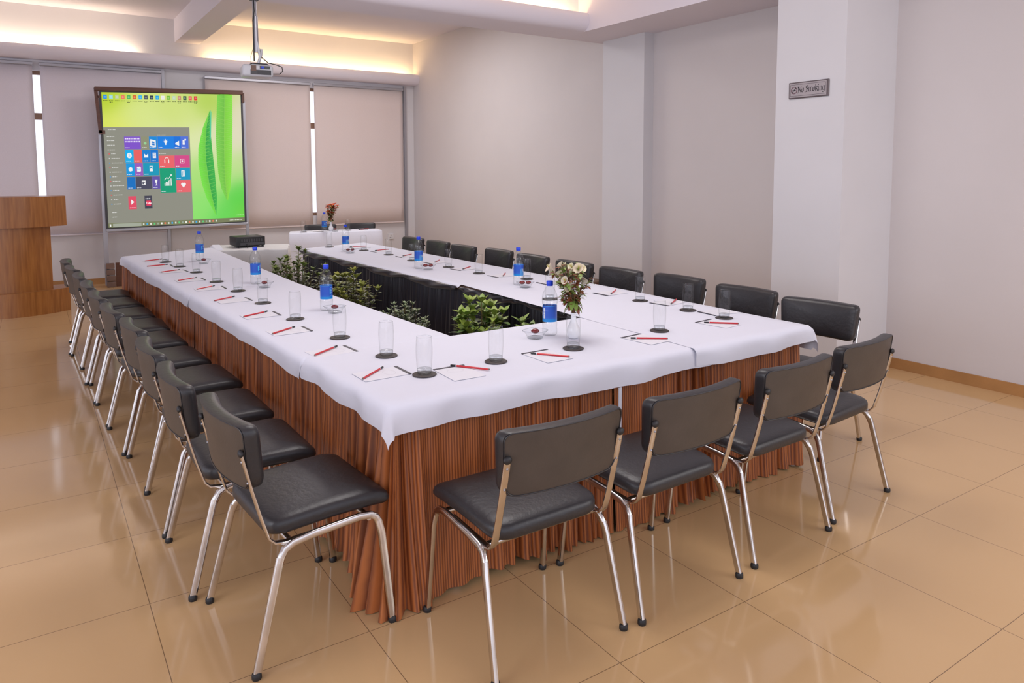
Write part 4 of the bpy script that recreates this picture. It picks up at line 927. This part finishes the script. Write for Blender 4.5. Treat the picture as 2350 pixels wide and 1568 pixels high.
Ls = [[(0.943, -0.086), (0.945, -0.224), (0.742, -0.205), (0.891, -0.075), (0.983, -0.265)], [(0.9, 0.394), (0.91, 0.263), (0.714, 0.275), (0.857, 0.386), (0.979, 0.101)],
 [(0.871, 0.935), (0.877, 0.801), (0.679, 0.825), (0.828, 0.937), (0.938, 0.572)], [(0.86, 1.451), (0.865, 1.312), (0.667, 1.366), (0.827, 1.46), (0.895, 1.154)],
 [(0.844, 2.041), (0.853, 1.912), (0.642, 2.009), (0.785, 2.108), (0.88, 1.771)], [(0.825, 2.652), (0.825, 2.515), (0.634, 2.571), (0.784, 2.692), (0.863, 2.348)],
 [(0.784, 3.17), (0.786, 3.045), (0.602, 3.106), (0.752, 3.209), (0.834, 2.896)], [(0.753, 3.77), (0.763, 3.651), (0.569, 3.691), (0.72, 3.783), (0.809, 3.539)],
 [(0.718, 4.205), (0.718, 4.075), (0.535, 4.178), (0.683, 4.218), (0.76, 4.02)], [(0.736, 4.709), (0.746, 4.589), (0.562, 4.62), (0.708, 4.70), (0.707, 4.441)]]
for k, r_ in enumerate(Ls): setting(r_[0:2], r_[2:4], r_[4], 'at the %s left place from the near corner' % ORD[k], 'L')
Fs = [[(1.052, -0.217), (1.179, -0.221), (1.232, -0.364), (1.127, -0.209), (1.326, -0.253)], [(1.493, -0.201), (1.631, -0.198), (1.629, -0.375), (1.522, -0.23), (1.742, -0.254)],
 [(2.071, -0.209), (2.207, -0.196), (2.229, -0.37), (2.085, -0.261), (2.331, -0.207)], [(2.631, -0.163), (2.784, -0.145), (2.791, -0.327), (2.661, -0.203), (2.859, -0.17)]]
for k, r_ in enumerate(Fs): setting(r_[0:2], r_[2:4], r_[4], 'at the %s front place from the left corner' % ORD[k], 'F')
Rs = [[(2.878, 0.048), (2.867, -0.101), None, None, (2.866, 0.106)], [(2.85, 0.396), (2.87, 0.282), (3.055, 0.385), (2.925, 0.298), (2.852, 0.495)], [(2.8, 0.894), (2.806, 0.763), (2.996, 0.89), (2.858, 0.78), (2.423, 0.865)],
 [(2.757, 1.488), (2.755, 1.368), None, None, (2.799, 1.68)], [(2.665, 2.036), (2.674, 1.898), (2.858, 2.071), (2.733, 1.915), (2.677, 2.186)], [(2.617, 2.543), (2.632, 2.438), (2.828, 2.579), (2.680, 2.459), (2.661, 2.672)],
 [(2.634, 3.089), (2.641, 2.973), (2.845, 3.178), (2.69, 3.0), (2.614, 3.288)], [(2.627, 3.698), (2.623, 3.549), (2.808, 3.734), (2.695, 3.65), (2.628, 3.859)], [(2.597, 4.259), (2.605, 4.142), (2.80, 4.299), (2.679, 4.269), (2.58, 4.385)],
 [(2.563, 4.749), (2.554, 4.631), (2.726, 4.779), (2.626, 4.807), (2.40, 4.93)]]
for k, r_ in enumerate(Rs): setting(r_[0:2], r_[2:4] if r_[2] else None, r_[4], 'at the %s wall side place from the near corner' % ORD[k], 'R')
ZH = .7515
# bottles and bowls
BOT = [((.997, 4.435), 'far left table end by the grey draped table', 95), ((1.052, 2.634), 'left row, in front of the dark olive bush', 95), ((1.129, 1.319), 'left row nearest the camera, against the black skirt', 95),
       ((1.824, .042), 'front table beside the white flower vase', 130), ((2.589, 1.477), 'wall side row nearest the camera, in front of a black chair', 275), ((2.413, 2.738), 'wall side row, middle of the three there', 275), ((2.419, 4.476), 'far end of the wall side row', 275)]
for (p, w_, a) in BOT: put('bottle', p[0], p[1], cloth_z(*p), R(a + 160), 'blue labelled water bottle, ' + w_, 'bottle', 'water bottles')
put('bottle', 3.04, 6.96, ZH, R(220), 'clear water bottle with blue label on the head table by the orange flowers', 'bottle', 'water bottles')
BWL = [((.976, 4.146), 'at the far end of the left row', 1), ((1.055, 2.408), 'in the middle of the left row behind a tumbler', 1), ((1.141, 1.213), 'beside the nearest left row bottle', 1), ((1.72, .019), 'beside the front table bottle', 1),
       ((2.562, 1.35), 'beside the nearest wall side bottle', 2), ((2.446, 2.688 - .06), 'beside the middle wall side bottle', 2), ((2.372, 4.224), 'at the far end of the wall side row', 2)]
for (p, w_, nc) in BWL:
    put('bowl', p[0], p[1], cloth_z(*p), R(20), 'square clear glass candy dish ' + w_, 'bowl', 'glass candy dishes')
    for q in range(nc):
        dx = 0 if nc == 1 else (-.022 + .044 * q)
        put('candy', p[0] + dx * .83, p[1] - dx * .55, cloth_z(*p) + .0235, R(-33 if nc == 1 else 30 * q - 30), ('%sdark red candy in the dish ' % ('' if nc == 1 else ['left ', 'right '][q])) + w_, 'candy', 'dark red candies')
put('bowl', 3.20, 6.99, ZH, R(10), 'square clear glass candy dish on the head table', 'bowl', 'glass candy dishes')
put('candy', 3.20, 6.99, ZH + .023, R(10), 'dark red wrapped candy in the glass dish on the head table', 'candy', 'dark red candies')
setting([(3.06, 7.07), (2.93, 7.08)], None, (2.80, 7.12), 'at the left head table place', 'H')
setting([(3.70, 7.05), (3.57, 7.06)], [(3.74, 7.14), (3.6, 7.1)], (3.42, 7.08), 'at the right head table place', 'H')

# ================================================================== FLOWERS
def leafmesh(mb, base, d, up_, L, W, col, curl=.25, n=5, fold=.18):
    """pointed leaf: base point, direction, up vector"""
    d = Vector(d).normalized(); s = d.cross(Vector(up_)); s = s.normalized() if s.length > 1e-4 else d.orthogonal().normalized(); nn = s.cross(d)
    base = Vector(base); vs = []
    for i in range(n + 1):
        t = i / n; wd = W * (math.sin(PI * min(1, t * .92 + .08)) ** .85) if i < n else 0
        c = base + d * (L * t) - nn * (curl * L * t * t)
        vs += [c - s * wd + nn * wd * fold, c, c + s * wd + nn * wd * fold]
    fs = []
    for i in range(n): a = i * 3; fs += [(a, a + 1, a + 4, a + 3), (a + 1, a + 2, a + 5, a + 4)]
    mb.add(vs, fs, 0, col)
def vary(c, r, a=.25): k = 1 + r.uniform(-a, a); return tuple(max(0, x * k * (1 + r.uniform(-.06, .06))) for x in c)
def vase_shape():
    return [(.020, 0), (.024, .003), (.030, .018), (.033, .034), (.030, .050), (.021, .068), (.0145, .085), (.0125, .105), (.0135, .122), (.0145, .126)]
def bouquet(loc, label, seed, kind):
    t = thing('flower_vase', loc, 0, label, 'vase'); r = rnd(seed)
    b = MB(); b.lathe(vase_shape(), 24, capt=False); b.lathe([(.0125, .125), (.010, .10), (.010, .06)], 16, capb=False); b.build('vase', 'ceramic', t, smooth=50)
    st, lv = MB(), MB(); tips = []
    GR, RB = (.20, .29, .06), (.22, .065, .03)
    for k in range(26):
        a = r.uniform(0, 2 * PI); h = r.uniform(.20, .37) if kind == 'white' else r.uniform(.22, .38); sp = r.uniform(.015, .125 if kind == 'white' else .12) * (h / .36)
        tip = Vector((sp * math.cos(a), sp * math.sin(a), h)); mid = Vector((sp * .25 * math.cos(a), sp * .25 * math.sin(a), .12 + (h - .12) * .45))
        st.tube([(0, 0, .09), (mid.x * .3, mid.y * .3, .128), mid, tip], .0016, 5, col=vary((.14, .07, .02), r)); tips.append(tip)
        nl = 14 if kind == 'white' else 7
        for q in range(nl):
            f_ = r.uniform(.15, 1); p = mid.lerp(tip, f_) if f_ > .3 else Vector((0, 0, .128)).lerp(mid, f_ / .3 * .7 + .3); a2 = a + r.uniform(-1.6, 1.6); d = Vector((math.cos(a2), math.sin(a2), r.uniform(-.3, .9)))
            c = vary(GR if r.random() < .55 else RB, r, .35); leafmesh(lv, p, d, (0, 0, 1), r.uniform(.025, .05), r.uniform(.006, .011), c, .35, 4)
    for k in range(16):  # drooping collar of leaves over the vase mouth
        a = 2 * PI * k / 16 + r.uniform(-.2, .2); leafmesh(lv, (0.006 * math.cos(a), .006 * math.sin(a), .15 + r.uniform(0, .05)), (math.cos(a), math.sin(a), -.6), (0, 0, 1), r.uniform(.045, .07), .013, vary((.16, .24, .05) if k % 3 else (.2, .06, .03), r), .3, 5)
    if kind == 'white':
        cs = [p for p in tips if p.z > .235][:13]
        for k, p in enumerate(cs):
            fl = MB()
            a = math.atan2(p.y, p.x) + r.uniform(-.5, .5); rr = r.uniform(.013, .022); axis = Vector((math.cos(a) * .8, math.sin(a) * .8, .6)).normalized(); u = axis.orthogonal().normalized(); w_ = axis.cross(u)
            n = 14; vs = [];  # calla spathe: flaring open trumpet with pointed lip
            for (f_, z_) in ((.12, -.6), (.3, .0), (.7, .5), (1.05, .75)):
                for i in range(n):
                    th = 2 * PI * i / n; lip = 1 + .55 * max(0, math.cos(th)) ** 3 * (f_ > .6); vs.append(p + (u * math.cos(th) + w_ * math.sin(th)) * rr * f_ * lip + axis * rr * 1.2 * z_)
            fl.add(vs, [(j * n + i, j * n + (i + 1) % n, (j + 1) * n + (i + 1) % n, (j + 1) * n + i) for j in range(3) for i in range(n)], 0, vary((.74, .68, .50), r, .1))
            leafmesh(fl, p, axis, u, rr * 1.3, .003, (.55, .45, .10), 0, 3)
            for q in range(3): leafmesh(fl, p + axis * rr * .3, axis + Vector((r.uniform(-.6, .6), r.uniform(-.6, .6), r.uniform(0, .8))), u, rr * 1.2, .003, (.72, .66, .35), .1, 3)
            fl.build('flower', 'petal_attr', t, smooth=60, fix=False)
    else:
        for k, p in enumerate(tips):
            fl = MB()
            for q in range(12):
                a = 2 * PI * q / 6 + r.uniform(-.3, .3); d = Vector((math.cos(a), math.sin(a), r.uniform(.1, 1.0))); leafmesh(fl, p, d, (0, 0, 1), r.uniform(.03, .05), r.uniform(.009, .014), vary((.80, .15, .035), r, .3), .3, 4)
            fl.build('flower', 'petal_attr', t, smooth=60, fix=False)
    st.build('stem', 'leaf_attr', t, smooth=60, fix=False); lv.build('foliage', 'leaf_attr', t, smooth=60, fix=False)
    return t
bouquet((1.879, -.089 + .01, cloth_z(1.88, -.08)), 'slim white vase of white lilies with red brown leaves on the front table', 31, 'white')
bouquet((3.19, 7.13, ZH), 'vase of orange red flowers on the head table', 32, 'orange')

# ================================================================== POTTED PLANTS IN THE HOLLOW
def plant(loc, label, seed, H, spread, nst, leafL, leafW, cols, pot_r=.13, pot_h=.2, density=14, whorl=False, lean=(0, 0)):
    t = thing('potted_plant', loc, 0, label, 'plant', 'potted plants between the tables'); r = rnd(seed)
    b = MB(); b.lathe([(pot_r * .72, 0), (pot_r * .75, .01), (pot_r * .97, pot_h * .85), (pot_r * 1.06, pot_h * .86), (pot_r * 1.06, pot_h), (pot_r * .95, pot_h), (pot_r * .9, pot_h * .9)], 24, capt=False); b.build('pot', 'terracotta', t, smooth=40)
    b = MB(); b.lathe([(pot_r * .93, pot_h * .88), (.001, pot_h * .9)], 20, capb=False); b.build('soil', 'soil', t, smooth=60)
    st, lv = MB(), MB()
    for k in range(nst):
        a = r.uniform(0, 2 * PI); sp = spread * math.sqrt(r.uniform(.02, 1)); h = H * r.uniform(.82, 1.0) * (1 - .25 * (sp / spread) ** 2)
        p0 = Vector((pot_r * .5 * math.cos(a) * sp / spread, pot_r * .5 * math.sin(a) * sp / spread, pot_h * .85)); p2 = Vector((sp * math.cos(a) + lean[0], sp * math.sin(a) + lean[1], h)); p1 = p0.lerp(p2, .5) + Vector((0, 0, .06))
        pts = [p0.lerp(p1, f_ * 2) if f_ < .5 else p1.lerp(p2, f_ * 2 - 1) for f_ in (0, .25, .5, .75, 1)]; st.tube(pts, [.005, .0045, .004, .003, .002], 5, col=vary((.12, .09, .03), r))
        for q in range(density):
            f_ = .25 + .75 * (q + r.random()) / density; i = min(3, int(f_ * 4)); p = pts[i].lerp(pts[i + 1], f_ * 4 - i); a2 = q * 2.4 + r.uniform(-.4, .4)
            d = Vector((math.cos(a2), math.sin(a2), r.uniform(.15, .9))); leafmesh(lv, p, d, (0, 0, 1), leafL * r.uniform(.7, 1.15), leafW * r.uniform(.8, 1.15), vary(cols[0] if f_ < .75 or r.random() < .5 else cols[1], r), .3, 5)
        for q in range(6):
            a2 = q * PI / 3 + r.uniform(-.3, .3); d = Vector((math.cos(a2), math.sin(a2), r.uniform(.7, 1.6))); leafmesh(lv, p2, d, (0, 0, 1), leafL * r.uniform(.7, 1.0), leafW * .9, vary(cols[1], r), .2, 5)
    st.build('stem', 'leaf_attr', t, smooth=60, fix=False); lv.build('foliage', 'leaf_attr', t, smooth=60, fix=False)
OL, OL2 = (.068, .105, .022), (.13, .175, .035)
plant((1.60, 3.40, 0), 'tall dark olive bush in the hollow by the grey draped table', 41, .93, .27, 40, .055, .013, (OL, OL2), density=24)
plant((1.80, 2.65, 0), 'loose yellow green bush behind the nearest left row bottle', 42, .82, .25, 26, .065, .015, ((.13, .16, .026), (.23, .25, .045)), density=20)
plant((1.74, 1.62, 0), 'low silvery green bush in the middle of the hollow', 43, .72, .19, 70, .040, .0075, ((.085, .13, .075), (.22, .27, .15)), pot_r=.11, density=24)
plant((1.99, .98, 0), 'bright green broad leaved plant in the hollow near the front table', 44, .82, .175, 30, .08, .020, ((.09, .18, .035), (.24, .33, .055)), density=13)
plant((2.06, .56, 0), 'small broad leaved plant in the hollow beside the front bottle', 45, .83, .10, 13, .08, .018, ((.09, .17, .04), (.18, .27, .06)), pot_r=.10, density=11)
